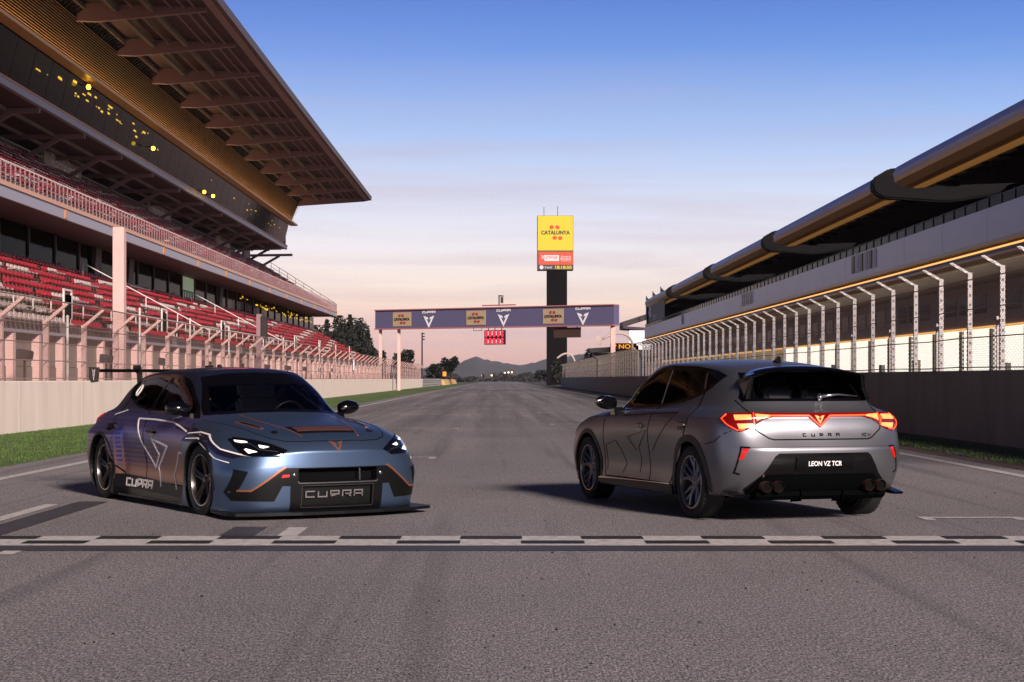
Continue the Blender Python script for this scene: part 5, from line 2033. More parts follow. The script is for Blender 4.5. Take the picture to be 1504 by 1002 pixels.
def cabin(root, dz, race):
    """seats, dashboard and steering wheel seen through the glass"""
    d = MB()
    d.prism([(.95, .86 + dz), (.55, .93 + dz), (.38, .90 + dz), (.42, .70 + dz), (.9, .6 + dz)], 'y', -.66, .66)
    d.build('dashboard', M['satin_black'], root)
    fl = MB()
    fl.box(-1.7, 1.0, -.72, .72, .26, .30)
    fl.build('cabin_floor', M['matt_black'], root)
    for s in ((.36, -.36) if not race else (.36,)):
        st = MB()
        st.prism([(.35, .50 + dz), (-.18, .46 + dz), (-.22, .58 + dz), (.36, .62 + dz)], 'y', s - .25, s + .25)
        st.prism([(-.12, .55 + dz), (-.30, .55 + dz), (-.48, 1.10 + dz), (-.36, 1.12 + dz)], 'y', s - .24, s + .24)
        o = st.build('seat', M['seat'], root, bevel=.035, smooth=True, auto=50)
        hr = MB()
        hr.prism([(-.37, 1.12 + dz), (-.49, 1.12 + dz), (-.52, 1.28 + dz), (-.42, 1.29 + dz)], 'y', s - (.14 if not race else .2), s + (.14 if not race else .2))
        hr.build('headrest', M['seat'], o, bevel=.03, smooth=True, auto=50)
    sw = MB()
    sw.tube([(.36 + .04 * math.sin(a), .36 + .17 * math.cos(a), .93 + dz + .16 * math.sin(a)) for a in [2 * math.pi * k / 24 for k in range(25)]], .016, 6)
    sw.build('steering_wheel', M['satin_black'], root, smooth=True)
    if not race:
        bs = MB()
        bs.prism([(-.62, .55 + dz), (-1.1, .52 + dz), (-1.32, 1.02 + dz), (-1.22, 1.04 + dz), (-1.05, .66 + dz), (-.6, .66 + dz)], 'y', -.62, .62)
        o = bs.build('rear_bench', M['seat'], root, bevel=.03, smooth=True, auto=50)
        for s in (-.38, 0, .38):
            hr = MB()
            hr.prism([(-1.22, 1.04 + dz), (-1.32, 1.04 + dz), (-1.34, 1.17 + dz), (-1.26, 1.18 + dz)], 'y', s - .13, s + .13)
            hr.build('headrest', M['seat'], o, bevel=.03)
    else:
        cg = MB()
        for s in (-1, 1):
            cg.tube([(-.45, s * .62, .35), (-.45, s * .60, .95), (-.45, s * .50, 1.26), (-.45, 0, 1.30)], .022, 8)
            cg.tube([(-.45, s * .50, 1.25), (.02, s * .47, 1.24), (.60, s * .62, .95), (.70, s * .66, .45)], .022, 8)
            cg.tube([(-.45, s * .50, 1.25), (-1.30, s * .48, .70)], .022, 8)
            cg.tube([(-.45, s * .48, 1.24), (-.45, -s * .58, .5)], .018, 8)
        cg.build('roll_cage', M['cage'], root, smooth=True)


DLO = [(.735, .948), (.60, 1.045), (.46, 1.140), (.30, 1.235), (.14, 1.302), (-.06, 1.340), (-.30, 1.350), (-.80, 1.340), (-1.05, 1.320), (-1.25, 1.297), (-1.40, 1.262),
       (-1.33, 1.19), (-1.24, 1.132), (-1.08, 1.088), (-.90, 1.052), (-.43, .999), (.0, .981), (.30, .966)]
PANE_F = [(.670, .960), (.575, 1.032), (.44, 1.122), (.285, 1.212), (.135, 1.275), (-.06, 1.313), (-.275, 1.328), (-.41, 1.013), (.0, .995), (.30, .980)]
PANE_R = [(-.325, 1.329), (-.80, 1.320), (-1.065, 1.299), (-1.205, 1.140), (-1.05, 1.098), (-.88, 1.063), (-.458, 1.014)]
PANE_Q = [(-1.115, 1.293), (-1.25, 1.278), (-1.36, 1.254), (-1.31, 1.20), (-1.255, 1.157)]


def shift(poly, dz):
    return [(x, z + dz) for x, z in poly]


def doors_and_glass(sk, dz, paint, race=False):
    """doors with seams, handles, side glass on both flanks"""
    for v in 'LR':
        fd = [(.868, .865), (.875, .672), (.86, .40), (.83, .275), (-.315, .285), (-.305, .45), (-.315, .70), (-.34, .88), (-.35, .93), (.30, .93), (.70, .92)]
        rd = [(-.335, .285), (-.325, .45), (-.335, .70), (-.36, .88), (-.37, .935), (-.9, .975), (-1.20, 1.015), (-1.285, .98), (-1.25, .80), (-1.144, .568), (-.95, .42), (-.866, .31), (-.83, .285)]
        seam_f = strip([(.875, .90), (.882, .672), (.868, .40), (.836, .268), (-.325, .277), (-.315, .45), (-.325, .70), (-.35, .88), (-.43, .995)], .012)
        seam_r = strip([(-.325, .277), (-.84, .277), (-.874, .305), (-.957, .415), (-1.152, .565), (-1.258, .80), (-1.295, .98), (-1.255, 1.125)], .012)
        for poly, seam, hx, hz in ((fd, seam_f, -.097, .787), (rd, seam_r, -1.165, .822)):
            if race:
                if poly is fd:
                    poly = [(min(p[0], .80), p[1]) for p in poly]
                d = sk.patch('door', v, [[[(x, z + (dz if z > .4 else dz * .6)) for x, z in poly]]], paint, off=.0015, grid=.05, skirt=.004)
            else:
                d = sk.patch('door', v, [[poly]], paint, off=.0015, grid=.05, skirt=.004)
            sk.patch('door_seam', v, [[[(x, z + (dz if z > .4 else dz * .6)) for x, z in lp]] for lp in seam], M['matt_black'], d, off=.003, grid=.06, skirt=.002)
            hz += dz
            h = sk.patch('door_handle', v, [[ell(hx, hz, .085, .043, 22)]], M['gloss_black'], d, off=.004, grid=.04, skirt=.003)
            sk.patch('handle_grip', v, [[smooth_poly([(hx - .105, hz + .020), (hx + .09, hz + .012), (hx + .09, hz - .012), (hx - .105, hz - .006)])]], paint if not race else M['satin_black'], h, off=.028, grid=.05, skirt=.014)
        fr = sk.patch('window_frame', v, [[grow(shift(DLO, dz), .012), shift(PANE_F, dz), shift(PANE_R, dz), shift(PANE_Q, dz)]], M['gloss_black'], off=.005, grid=.05, skirt=.012)
        for pn, g in ((PANE_F, 'glass_mid' if race else 'glass_dark'), (PANE_R, 'glass_mid' if race else 'glass_dark'), (PANE_Q, 'glass_dark')):
            sk.patch('side_window', v, [[grow(shift(pn, dz), .004)]], M[g], off=.002, grid=.06, skirt=0)
        if not race:
            for q_ in (strip(shift([(-.31, 1.325), (-.435, 1.012)], dz), .014), strip(shift([(-1.087, 1.297), (-1.228, 1.150)], dz), .016)):
                sk.patch('window_trim', v, [q_], M['chrome'], fr, off=.008, grid=.06, skirt=.003)
            sk.patch('window_trim', v, [strip(grow(shift(DLO, dz), .014), .012, True)], M['gloss_black'], fr, off=.007, grid=.06, skirt=.004)


# ------------------------------------------------------------------ the grey road car, seen from behind
def street_car(xy, fw):
    root = thing('hatchback_car', 'matt grey five-door hatchback seen from behind with a lit red tail light bar', 'car', (xy[0], xy[1], 0), math.atan2(fw[1], fw[0]))
    shell = car_shell()
    sk = Skin(shell, root)
    body = cut_arches(shell, (.362, .362), (M['paint_street'], M['matt_black']))
    RW = [(-.50, 1.075), (.50, 1.075), (.47, 1.20), (.42, 1.275), (-.42, 1.275), (-.47, 1.20)]
    WS = [(-.62, .985), (0, 1.008), (.62, .985), (.50, 1.325), (0, 1.360), (-.50, 1.325)]
    wins = [(v, grow(p, .010)) for v in 'LR' for p in (PANE_F, PANE_R)] + [('B', grow(RW, .01)), ('F', grow(WS, .01))]
    open_windows(body, wins)
    link('body', body, root)
    P = M['paint_street']
    doors_and_glass(sk, 0, P)
    # glass fore and aft
    sk.patch('windshield', 'F', [[grow(WS, .004)]], M['glass_screen'], off=.002, grid=.06, skirt=0)
    sk.patch('windshield_frame', 'F', [[grow(WS, .05), WS]], M['gloss_black'], off=.004, grid=.06)
    rw = sk.patch('rear_window', 'B', [[grow(RW, .004)]], M['glass_mid'], off=.002, grid=.06, skirt=0)
    RF = [(-.600, 1.050), (.600, 1.050), (.615, 1.075), (.545, 1.20), (.50, 1.30), (-.50, 1.30), (-.545, 1.20), (-.615, 1.075)]
    sk.patch('rear_window_frame', 'B', [[RF, RW]], M['gloss_black'], off=.004, grid=.05)
    # tailgate
    tg = [(-.595, .90), (.595, .90), (.590, .812), (.49, .742), (.45, .730), (-.45, .730), (-.49, .742), (-.590, .812)]
    gate = sk.patch('tailgate', 'B', [[tg]], P, off=.0015, grid=.05, skirt=.004)
    sk.patch('tailgate_seam', 'B', [strip([(-.608, .85), (-.600, .808), (-.494, .734), (-.45, .722), (.45, .722), (.494, .734), (.600, .808), (.608, .85)], .010),
                                    strip([(.612, .955), (.625, 1.0), (.640, 1.06)], .008), strip([(-.612, .955), (-.625, 1.0), (-.640, 1.06)], .008)], M['matt_black'], gate, off=.003, grid=.06, skirt=.002)
    for ls in [block_word('CUPRA', .030, .022, .050, .008)]:
        sk.patch('rear_lettering', 'B', [[[(x + .0, z + .760) for x, z in lp] for lp in lps] for lps in ls], M['gloss_black'], gate, off=.004, grid=.2, skirt=.003)
    vf = fit_text('VZ', .052, .030, shear=.25, bold=.03)
    sk.patch('badge', 'B', None, M['gloss_black'], gate, off=.004, grid=.2, skirt=.003, vf=([(x + .425, y + .758) for x, y in vf[0]], vf[1]))
    vf = fit_text('TC', .032, .022, shear=.2, bold=.02)
    sk.patch('badge', 'B', None, M['gloss_black'], gate, off=.004, grid=.2, skirt=.003, vf=([(x + .472, y + .756) for x, y in vf[0]], vf[1]))
    vf = fit_text('R', .016, .022, shear=.2, bold=.02)
    sk.patch('badge', 'B', None, M['copper'], gate, off=.004, grid=.2, skirt=.003, vf=([(x + .500, y + .756) for x, y in vf[0]], vf[1]))
    # tail lights: corner clusters and the bar across
    bar = [(.600, .947), (-.600, .947), (-.598, .845), (-.52, .895), (-.42, .916), (-.11, .916), (-.095, .908), (0, .822), (.095, .908), (.11, .916), (.42, .916), (.52, .895), (.598, .845)]
    lb = sk.patch('light_bar', 'B', [[bar]], M['lamp_red'], off=.010, grid=.05)
    sk.patch('light_guide', 'B', [strip([(.46, .925), (.104, .925), (.09, .918), (0, .836), (-.09, .918), (-.104, .925), (-.46, .925)], .011)], M['glow_red'], lb, off=.014, grid=.06, skirt=.004)
    sk.patch('light_guide', 'B', [strip([(.59, .941), (-.59, .941)], .006)], M['lamp_red'], lb, off=.014, grid=.06, skirt=.004)
    for s in (1, -1):
        sk.patch('light_block', 'B', [[[(s * .585, .936), (s * .47, .931), (s * .45, .920), (s * .53, .905), (s * .585, .885)]]], M['glow_orange'], lb, off=.0135, grid=.05, skirt=.004)
    sk.patch('emblem', 'B', [[[(x, z + .893) for x, z in lp] for lp in ls] for ls in emblem(.044, sy=.036)], M['glow_orange'], lb, off=.016, grid=.2, skirt=.004)
    for v, mf in (((145,), lambda p: p), ((-145,), mir)):
        lamp = [(.400, .897), (.412, .925), (.445, .942), (.674, .950), (.692, .89), (.703, .837), (.64, .805), (.575, .790), (.50, .822), (.43, .865)]
        tl = sk.patch('tail_light', v, [[mf(lamp)]], M['lamp_red'], off=.010, grid=.05)
        sk.patch('light_block', v, [[mf([(.52, .925), (.665, .929), (.672, .896), (.54, .890)])], [mf([(.555, .858), (.685, .862), (.690, .836), (.60, .812), (.575, .815)])]], M['glow_orange'], tl, off=.014, grid=.05, skirt=.004)
        sk.patch('light_guide', v, [strip(mf([(.45, .935), (.415, .90), (.47, .852), (.56, .803), (.62, .808)]), .007), strip(mf([(.682, .945), (.698, .84)]), .007)], M['glow_red'], tl, off=.014, grid=.05, skirt=.004)
        # crease running forward from the lamp and side bumper seam
    for v in 'LR':
        sk.patch('bumper_seam', v, [strip([(-2.02, .80), (-1.85, .70), (-1.70, .675)], .008)], M['matt_black'], off=.002, grid=.06, skirt=.002)
        sk.patch('arch_trim', v, [[arc_band(AXR, .325, .362, .425, -8, 190)]], M['arch_trim'], off=.006, grid=.08)
        sk.patch('arch_trim', v, [[arc_band(AXF, .325, .362, .405, -8, 190)]], M['arch_trim'], off=.006, grid=.08)
        # bronze outline graphic on the doors
        ls = [strip(p, w_) for p, w_ in (([(.379, .888), (-.968, .938), (-.402, .564)], .014), ([(.0, .55), (.205, .68), (-.29, .755), (-.065, .588), (-.092, .47), (-.056, .336)], .012),
                                         ([(.80, .33), (.826, .58), (.544, .632), (.41, .53), (.30, .41), (.39, .32)], .011))]
        sk.patch('door_graphic', v, ls, M['bronze_line'], off=.0045, grid=.08, skirt=.002)
        sk.patch('side_skirt', v, [[[(.98, .20), (.98, .238), (.90, .246), (-.88, .278), (-.96, .262), (-.98, .19)]]], M['satin_black'], off=.022, grid=.1, skirt=.04)
        sk.patch('skirt_edge', v, [strip([(.97, .243), (-.90, .278)], .008)], M['chrome'], off=.024, grid=.2, skirt=.01)
    # rear bumper
    ap = [(-.424, .607), (.424, .607), (.455, .585), (.552, .43), (.690, .30), (.670, .262), (-.670, .262), (-.690, .30), (-.552, .43), (-.455, .585)]
    dfp = sk.patch('lower_bumper', 'B', [[ap]], M['gloss_black'], off=.006, grid=.05)
    sk.patch('bumper_crease', 'B', [strip([(-.70, .660), (.70, .660)], .005)], M['arch_trim'], off=.0015, grid=.06, skirt=.002)
    pl_ = sk.patch('number_plate', 'B', [[[(-.27, .465), (.27, .465), (.27, .572), (-.27, .572)]]], M['plate'], off=.022, grid=.2, skirt=.02)
    vf = fit_text('LEON VZ TCR', .315, .040, bold=.012)
    sk.patch('plate_lettering', 'B', None, M['white_text'], pl_, off=.024, grid=.5, skirt=.002, vf=([(x, y + .519) for x, y in vf[0]], vf[1]))
    for s in (1, -1):
        sk.patch('reflector', 'B', [[[(s * .720, .650), (s * .676, .648), (s * .722, .556), (s * .755, .553)]]], M['reflector'], off=.006, grid=.05)
        sk.patch('bumper_vent', 'B', [strip([(s * .665, .656), (s * .735, .660), (s * .782, .44), (s * .74, .425)], .014)], M['gloss_black'], off=.004, grid=.05)
        for ey in (.545, .435):
            t = MB()
            t.lathe([(.030, -2.05), (.047, -2.05), (.049, -2.215), (.045, -2.223), (.041, -2.215), (.038, -2.06)], 22, axis='x')
            t.v = [(x, y + s * ey, z + .322) for x, y, z in t.v]
            t.build('exhaust_tip', M['exhaust'], root, smooth=True, auto=40)
            t = MB()
            t.lathe([(.001, -2.200), (.041, -2.200)], 18, axis='x')
            t.v = [(x, y + s * ey, z + .322) for x, y, z in t.v]
            t.build('exhaust_bore', M['matt_black'], root)
    df = MB()
    sk.patch('diffuser_panel', 'B', [[[(-.50, .418), (.50, .418), (.60, .36), (.665, .27), (-.665, .27), (-.60, .36)]]], M['teal_trim'], off=.030, grid=.05, skirt=.03)
    df.prism([(-2.00, .20), (-2.10, .20), (-2.150, .235), (-2.155, .275), (-2.05, .275)], 'y', -.62, .62)
    for yy in (-.20, .20):
        df.prism([(-1.95, .17), (-2.15, .19), (-2.18, .25), (-2.175, .29), (-2.08, .29)], 'y', yy - .006, yy + .006)
    df.build('rear_diffuser', M['teal_trim'], root)
    for s in (1, -1):
        sp_ = MB()
        sp_.prism([(-1.72, .245), (-1.78, .30), (-2.00, .27), (-2.13, .25), (-2.12, .232), (-1.98, .235)], 'y', s * .77 - .05, s * .77 + .05)
        sp_.build('bumper_spat', M['gloss_black'], root, bevel=.008)
    # roof spoiler with side blades
    spo = MB()
    NY = 25
    rows = []
    for k in range(NY):
        y = -.57 + 1.14 * k / (NY - 1)
        q = abs(y) / .57
        xf = -1.50 - .12 * q ** 2
        h0, _ = sk.hit('T', xf, y)
        xm = -1.72 - .06 * q ** 2
        xt = -1.955 + .07 * q ** 2.5
        zt = 1.338 - .065 * q ** 2.6
        zm = (h0.z + zt) / 2 + .016
        rows.append([(xf, y, h0.z + .003), (xm, y * 1.0, zm), (xt + .01, y, zt + .004), (xt, y, zt - .008), (xt + .015, y, zt - .022), (-1.66, y * .97, min(zm - .055, h0.z - .02))])
    vv = [p for r_ in rows for p in r_]
    ff = []
    for k in range(NY - 1):
        for i in range(6):
            j = (i + 1) % 6
            ff.append((k * 6 + i, (k + 1) * 6 + i, (k + 1) * 6 + j, k * 6 + j))
    ff += [tuple(range(6)), tuple((NY - 1) * 6 + i for i in range(6))]
    spo.add(vv, ff)
    spoiler = spo.build('roof_spoiler', M['gloss_black'], root, smooth=True, auto=45)
    for s in (1, -1):
        bl = MB()
        top = [(-1.60, s * .550, 1.235), (-1.89, s * .556, 1.275), (-1.885, s * .558, 1.235), (-1.875, s * .575, 1.15), (-1.895, s * .600, 1.07), (-1.80, s * .590, 1.055)]
        k = len(top)
        bl.add(top + [(x, y - s * .035, z) for x, y, z in top], [tuple(range(k)), tuple(range(2 * k - 1, k - 1, -1))] + [(i, (i + 1) % k, (i + 1) % k + k, i + k) for i in range(k)])
        bl.build('spoiler_blade', M['gloss_black'], spoiler, bevel=.006)
    fin = MB()
    fin.prism([(-1.20, 1.395), (-1.24, 1.42), (-1.30, 1.452), (-1.335, 1.452), (-1.345, 1.385)], 'y', -.016, .016)
    fin.build('roof_antenna', M['gloss_black'], root, bevel=.006)
    wp = MB()
    pa, na = sk.hit('B', .07, 1.068)
    wp.tube([pa + na * .01, pa + na * .05], .028, 10)
    p1, n1 = sk.hit('B', .25, 1.090); p2, n2 = sk.hit('B', .47, 1.080)
    wp.tube([pa + na * .04, p1 + n1 * .03, p2 + n2 * .02], [.016, .012, .007], 6)
    wp.build('rear_wiper', M['chrome'], root, smooth=True)
    for s in (1, -1):
        mirror_part(root, s, .66, s * .84, 1.005, M['gloss_black'])
    # nose, turned away from the camera
    for s in (1, -1):
        hl = sk.patch('headlight', 'F', [[[(s * .46, .67), (s * .60, .73), (s * .84, .785), (s * .86, .73), (s * .82, .64), (s * .56, .63)]]], M['lamp_glass'], off=.006, grid=.05)
        sk.patch('headlight_lens', 'F', [[[(s * .62, .71), (s * .76, .745), (s * .76, .71), (s * .64, .68)]]], M['chrome'], hl, off=.009, grid=.06, skirt=.004)
    sk.patch('front_grille', 'F', [[[(-.50, .56), (.50, .56), (.42, .28), (-.42, .28)]]], M['grille'], off=.006, grid=.06)
    sk.patch('emblem', 'F', [[[(x, z + .69) for x, z in lp] for lp in ls] for ls in emblem(.06, sy=.05)], M['copper'], off=.005, grid=.2)
    cabin(root, 0, False)
    for ax in (AXF, AXR):
        for s in (1, -1):
            wheel(root, (ax, s * .785, .322), s, .322, .225, .248, 'street', M['rim_black'])
    return root


# ------------------------------------------------------------------ the blue racing car, facing the camera
def race_car(xy, fw):
    root = thing('racing_car', 'blue grey touring race car with wide arches, white flank lines and a high rear wing', 'car', (xy[0], xy[1], 0), math.atan2(fw[1], fw[0]))
    shell = car_shell(race_mod, race_flare, True)
    sk = Skin(shell, root)
    P = M['paint_race']
    body = cut_arches(shell, (.352, .352), (P, M['matt_black']), zc=.32)
    dz = -.07
    WS = [(-.635, .930), (0, .957), (.635, .930), (.545, 1.170), (.30, 1.192), (0, 1.200), (-.30, 1.192), (-.545, 1.170)]
    RWR = [(-.48, 1.01), (.48, 1.01), (.43, 1.17), (-.43, 1.17)]
    UG = [(-.39, .324), (.39, .324), (.39, .447), (-.39, .447)]
    LG_ = [(-.35, .105), (.35, .105), (.35, .290), (-.35, .290)]
    wins = [(v, grow(shift(p, dz), .010)) for v in 'LR' for p in (PANE_F, PANE_R)] + [('F', grow(WS, .01)), ('B', grow(RWR, .01)), ('N', grow(UG, .005)), ('N', grow(LG_, .005))]
    open_windows(body, wins)
    link('body', body, root)
    doors_and_glass(sk, dz, P, True)
    sk.patch('windshield', 'F', [[grow(WS, .004)]], M['glass_screen'], off=.002, grid=.06, skirt=0)
    WO = [(-.705, .898), (-.35, .922), (0, .930), (.35, .922), (.700, .900), (.625, 1.09), (.540, 1.262), (.30, 1.298), (0, 1.308), (-.30, 1.298), (-.540, 1.262), (-.625, 1.09)]
    sk.patch('windshield_frame', 'F', [[WO, WS]], M['frit'], off=.004, grid=.05)
    sk.patch('rear_window', 'B', [[grow(RWR, .004)]], M['glass_mid'], off=.002, grid=.06, skirt=0)
    sk.patch('rear_window_frame', 'B', [[[(-.58, .985), (.58, .985), (.50, 1.20), (-.50, 1.20)], RWR]], M['gloss_black'], off=.004, grid=.06)
    sk.patch('roof_panel', 'T', [[[(.10, -.38), (.20, 0), (.10, .38), (-.6, .40), (-1.30, .38), (-1.40, 0), (-1.30, -.38), (-.6, -.40)]]], M['roof_print'], off=.003, grid=.06)
    # headlights
    for s in (1, -1):
        hl = sk.patch('headlight', 'F', [[[(s * .472, .604), (s * .50, .612), (s * .60, .656), (s * .70, .686), (s * .82, .708), (s * .858, .70), (s * .852, .64), (s * .82, .568), (s * .79, .556), (s * .56, .556)]]], M['lamp_glass'], off=.011, grid=.03)
        for q_ in ([(.83, .690), (.765, .681), (.755, .672), (.80, .666), (.832, .679)], [(.69, .650), (.615, .634), (.665, .622), (.69, .628)], [(.800, .612), (.785, .618), (.720, .592), (.785, .578)]):
            sk.patch('headlight_lamp', 'F', [[[(s * y_, z_) for y_, z_ in q_]]], M['glow_white'], hl, off=.014, grid=.03, skirt=.003)
        sk.patch('headlight_bezel', 'F', [strip([(s * .56, .592), (s * .70, .612), (s * .74, .66), (s * .83, .668)], .007)], M['chrome'], hl, off=.0135, grid=.03, skirt=.002)
        sk.patch('headlight_edge', 'F', [strip([(s * .49, .608), (s * .60, .660), (s * .70, .690), (s * .82, .713)], .006)], M['satin_black'], hl, off=.014, grid=.03, skirt=.003)
    # front intake panel
    mouth = [(-.50, .455), (.50, .455), (.56, .42), (.79, .25), (.885, .25), (.915, .165), (.60, .16), (.53, .296), (.46, .294), (.455, .075), (-.455, .075), (-.46, .294), (-.53, .296), (-.60, .16), (-.915, .165), (-.885, .25), (-.79, .25), (-.56, .42)]
    mo = sk.patch('front_intake', 'F', [[mouth, UG, LG_]], M['satin_black'], off=.004, grid=.05)
    sk.patch('upper_grille', 'F', [[UG]], M['matt_black'], mo, off=-.09, grid=.06, skirt=-.004)
    sk.patch('grille_bar', 'F', [strip([(.22, .33), (.215, .442)], .012)], M['chrome'], mo, off=-.02, grid=.06, skirt=.01)
    sk.patch('grille_trim', 'F', [strip([(-.395, .335), (-.385, .318), (.385, .318), (.395, .335)], .009)], M['chrome'], mo, off=.014, grid=.06, skirt=.01)
    lg = sk.patch('lower_grille', 'F', [[LG_]], M['grille'], mo, off=-.030, grid=.06, skirt=-.004)
    sk.patch('grille_frame', 'F', [strip([(-.355, .10), (.355, .10), (.355, .294), (-.355, .294)], .006, True)], M['arch_trim'], mo, off=.008, grid=.06, skirt=.006)
    wd = block_word('CUPRA', .092, .050, .028, .014)
    sk.patch('grille_lettering', 'F', [[[(x - .03, z + .215) for x, z in lp] for lp in lps] for lps in wd], M['grille_logo'], lg, off=-.014, grid=.06, skirt=.006)
    sk.patch('tow_hook', 'F', [[[(-.535, .395), (-.47, .398), (-.475, .375), (-.545, .368)]]], M['hood_red'], mo, off=.010, grid=.2, skirt=.008)
    for s in (1, -1):
        sk.patch('side_intake', 'F', [[[(s * .905, .445), (s * .815, .425), (s * .882, .25), (s * .912, .165), (s * .952, .24)]]], M['satin_black'], off=.004, grid=.05)
        sk.patch('copper_strip', 'F', [strip([(s * .505, .462), (s * .565, .424), (s * .79, .256), (s * .885, .256)], .017)], M['copper'], off=.008, grid=.05)
        b_ = MB()
        p_, n_ = sk.hit('F', s * .43, .392)
        b_.tube([p_, p_ + n_ * .014], [.022, .018], 12)
        b_.build('bonnet_pin', M['chrome'], root, smooth=True)
        sk.patch('bonnet_pin', 'T', [[ell(1.90, s * .48, .036, .030, 12)]], M['satin_black'], off=.006, grid=.2)
        sk.patch('bonnet_vent', 'T', [[smooth_poly([(1.25, s * .63), (1.345, s * .53), (1.74, s * .505), (1.75, s * .56)], 1)]], M['copper'], off=.004, grid=.06)
        sk.patch('bonnet_vent', 'T', [[smooth_poly([(1.32, s * .60), (1.38, s * .55), (1.70, s * .520), (1.71, s * .548)], 1)]], M['matt_black'], off=.0065, grid=.06, skirt=.002)
        sk.patch('bonnet_line', 'T', [strip([(1.00, s * .44), (1.3, s * .42), (1.6, s * .38), (1.85, s * .33), (2.06, s * .28)], .014)], M['copper'], off=.003, grid=.06, skirt=.002)
        sk.patch('bonnet_seam', 'T', [strip([(2.165, 0), (2.14, s * .30), (2.09, s * .46), (2.0, s * .57), (1.85, s * .64), (1.5, s * .70), (1.1, s * .735), (.85, s * .76)], .008)], M['matt_black'], off=.002, grid=.06, skirt=.002)
    sk.patch('bonnet_scoop', 'T', [[[(1.76, -.31), (1.76, .31), (1.99, .285), (1.99, -.285)]]], M['matt_black'], off=.004, grid=.06)
    sk.patch('scoop_lip', 'T', [[[(1.80, -.27), (1.80, .29), (1.935, .28), (1.935, -.27)]]], M['copper_dark'], off=.010, grid=.06)
    sk.patch('emblem', 'F', [[[(x, z + .640) for x, z in lp] for lp in ls] for ls in emblem(.068, sy=.046)], M['copper'], off=.006, grid=.2, skirt=.004)
    # flank graphics
    for v in 'LR':
        sk.patch('fender_graphic', v, [[[(.50, .80), (.93, .79), (1.25, .765), (1.5, .70), (1.70, .62), (1.9, .575), (2.04, .565), (1.92, .535), (1.72, .570), (1.5, .65), (1.25, .715), (.95, .735), (.50, .77)]]], M['violet_print'], off=.003, grid=.06, skirt=.002)
        w1 = [strip(p, .021) for p in ([(-.584, .845), (-.389, .629), (-.074, .377), (.073, .504), (-.089, .655), (.319, .591), (.01, .38), (.112, .195)],
                                       [(.84, .536), (.623, .545), (.444, .331), (.548, .185)])]
        w1 += [strip([(-.584, .845), (-.1, .843), (.375, .825), (.60, .79), (.80, .75)], .014), strip([(.30, .855), (.44, .90)], .014), strip([(-1.35, .87), (-1.10, .92)], .010),
               strip([(.93, .735), (1.20, .752), (1.42, .735), (1.60, .675), (1.75, .615), (1.95, .575), (2.06, .56)], .010), strip([(1.0, .690), (1.3, .700), (1.55, .60), (1.70, .535), (1.90, .50)], .008)]
        sk.patch('flank_graphic', v, w1, M['white_line'], off=.005, grid=.06, skirt=.002)
        ws_ = block_word('CUPRA', .116, .068, .036, .020)
        sk.patch('flank_lettering', v, [[[((x if v == 'R' else -x) - .485, z + .197) for x, z in lp] for lp in lps] for lps in ws_], M['white_line'], off=.006, grid=.1, skirt=.002)
        bd = sk.patch('sill_band', v, [[[(.90, .11), (.90, .205), (-.30, .262), (-.97, .275), (-.97, .14)]]], M['satin_black'], off=.0035, grid=.08, skirt=.002)
        for q_ in (arc_band(AXR, .32, .350, .372, -12, 192), arc_band(AXF, .32, .350, .368, -12, 192)):
            sk.patch('arch_lip', v, [[q_]], M['satin_black'], off=.008, grid=.08, skirt=.03)
        qv = smooth_poly(shift([(-1.10, 1.26), (-1.02, 1.22), (-1.06, 1.13), (-1.15, 1.17)], dz), 2)
        sk.patch('window_logo', v, [strip(qv, .012, True)], M['white_line'], off=.010, grid=.3, skirt=.001)
        s = 1 if v == 'L' else -1
        bl = MB()
        bl.prism([(.88, s * .82), (.95, s * .985), (.80, s * .965), (-.90, s * .97), (-.97, s * .82)], 'z', .060, .078)
        bl.build('side_skirt', M['gloss_black'], root, bevel=.003)
    # splitter
    sp_ = MB()
    half = [(1.45, .86), (1.62, .98), (1.95, 1.015), (2.10, 1.02), (2.17, .97), (2.26, .75), (2.34, .40), (2.355, 0)]
    sp_.prism(half + [(x, -y) for x, y in reversed(half[:-1])], 'z', .040, .066)
    sp_.build('front_splitter', M['satin_black'], root)
    # rear wing
    wg = MB()
    foil = [(-1.82, 1.335), (-1.86, 1.352), (-1.95, 1.350), (-2.06, 1.335), (-2.12, 1.345), (-2.06, 1.322), (-1.95, 1.318), (-1.86, 1.318)]
    wg.prism(foil, 'y', -.86, .86)
    wing = wg.build('rear_wing', M['satin_black'], root)
    for s in (1, -1):
        ep = MB()
        ep.prism([(-1.80, 1.37), (-2.13, 1.375), (-2.13, 1.25), (-2.06, 1.205), (-1.84, 1.215)], 'y', s * .866 - .006, s * .866 + .006)
        e = ep.build('wing_endplate', M['bronze_plate'], wing)
        eb = MB()
        plate(eb, flat_polys(emblem(.045, sy=.06)), (-1.97, s * .873, 1.292), (-s, 0, 0), (0, 0, 1), .003)
        eb.build('endplate_emblem', M['white_line'], e)
        nk = MB()
        nk.prism([(-1.65, .95), (-1.80, .93), (-1.86, 1.30), (-1.98, 1.36), (-1.98, 1.395), (-1.78, 1.395), (-1.72, 1.30)], 'y', s * .42 - .008, s * .42 + .008)
        nk.build('wing_support', M['satin_black'], wing)
    for v, mf in (((145,), lambda p: p), ((-145,), mir)):
        lamp = [(.400, .827), (.412, .855), (.445, .872), (.674, .880), (.703, .767), (.575, .720), (.43, .795)]
        tl = sk.patch('tail_light', v, [[mf(lamp)]], M['reflector'], off=.010, grid=.05)
    sk.patch('light_bar', 'B', [[[(-.60, .877), (.60, .877), (.60, .85), (-.60, .85)]]], M['lamp_red'], off=.008, grid=.06)
    df = MB()
    df.prism([(-1.7, .07), (-2.22, .12), (-2.22, .15), (-1.7, .10)], 'y', -.80, .80)
    df.build('rear_diffuser', M['satin_black'], root)
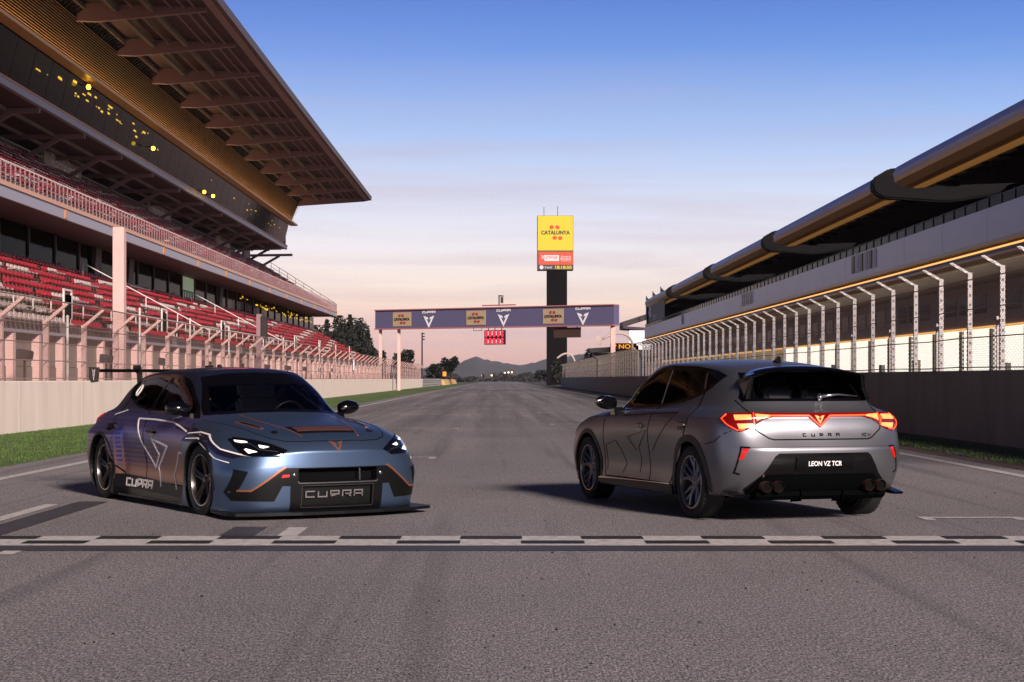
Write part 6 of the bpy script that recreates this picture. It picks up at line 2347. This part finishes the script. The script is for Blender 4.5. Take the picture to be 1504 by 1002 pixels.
    for s in (1, -1):
        mirror_part(root, s, .62, s * .80, .955, M['gloss_black'])
    ant = MB()
    ant.tube([(-.55, 0, 1.36), (-.57, 0, 1.385)], [.03, .02], 10)
    ant.build('roof_antenna', M['satin_black'], root, smooth=True)
    cabin(root, dz, True)
    for ax in (AXF, AXR):
        for s in (1, -1):
            wheel(root, (ax, s * .855, .320), s, .320, .25, .248, 'race', M['rim_race'])
    return root


def roof_print():
    m = mat('dark roof with an orange print', (24, 32, 48), .25, .6, coat=.3)
    nt = m.node_tree
    N, Lk = nt.nodes, nt.links
    tc = N.new('ShaderNodeTexCoord')
    mp_ = N.new('ShaderNodeMapping'); mp_.inputs['Location'].default_value = (.10, -.02, 0); mp_.inputs['Scale'].default_value = (1.6, 3.2, 0)
    Lk.new(tc.outputs['Object'], mp_.inputs[0])
    g = N.new('ShaderNodeTexGradient'); g.gradient_type = 'SPHERICAL'
    Lk.new(mp_.outputs[0], g.inputs[0])
    r = N.new('ShaderNodeMapRange'); r.inputs[1].default_value = .05; r.inputs[2].default_value = .7
    Lk.new(g.outputs['Fac'], r.inputs[0])
    k = N.new('ShaderNodeMix'); k.data_type = 'RGBA'
    k.inputs['A'].default_value = (*lin((24, 32, 48)), 1); k.inputs['B'].default_value = (*lin((190, 66, 40)), 1)
    Lk.new(r.outputs[0], k.inputs['Factor'])
    Lk.new(k.outputs['Result'], N['Principled BSDF'].inputs['Base Color'])
    return m


M['roof_print'] = roof_print()
M['violet_print'] = mat('dark violet print', (34, 28, 48), .3, .4, coat=.3)
M['bronze_plate'] = mat('dark bronze plate', (64, 46, 42), .45, .3)

street_car((2.17, 17.12), (-.292, .956))
race_car((-2.611, 17.545), (.522, -.853))
# ------------------------------------------------------------------ evening haze
hz = MB(); hz.box(-2700, 3000, -320, 5250, -1.2, 98)
ho_ = hz.build('haze', None or mat('haze', (255, 255, 255)), None, kind='stuff')
hm = ho_.data.materials[0]
hn = hm.node_tree
for nd in list(hn.nodes):
    if nd.type == 'BSDF_PRINCIPLED':
        hn.nodes.remove(nd)
pv = hn.nodes.new('ShaderNodeVolumePrincipled')
pv.inputs['Color'].default_value = (.86, .86, .95, 1)
pv.inputs['Density'].default_value = .00004
hn.links.new(pv.outputs[0], hn.nodes['Material Output'].inputs['Volume'])
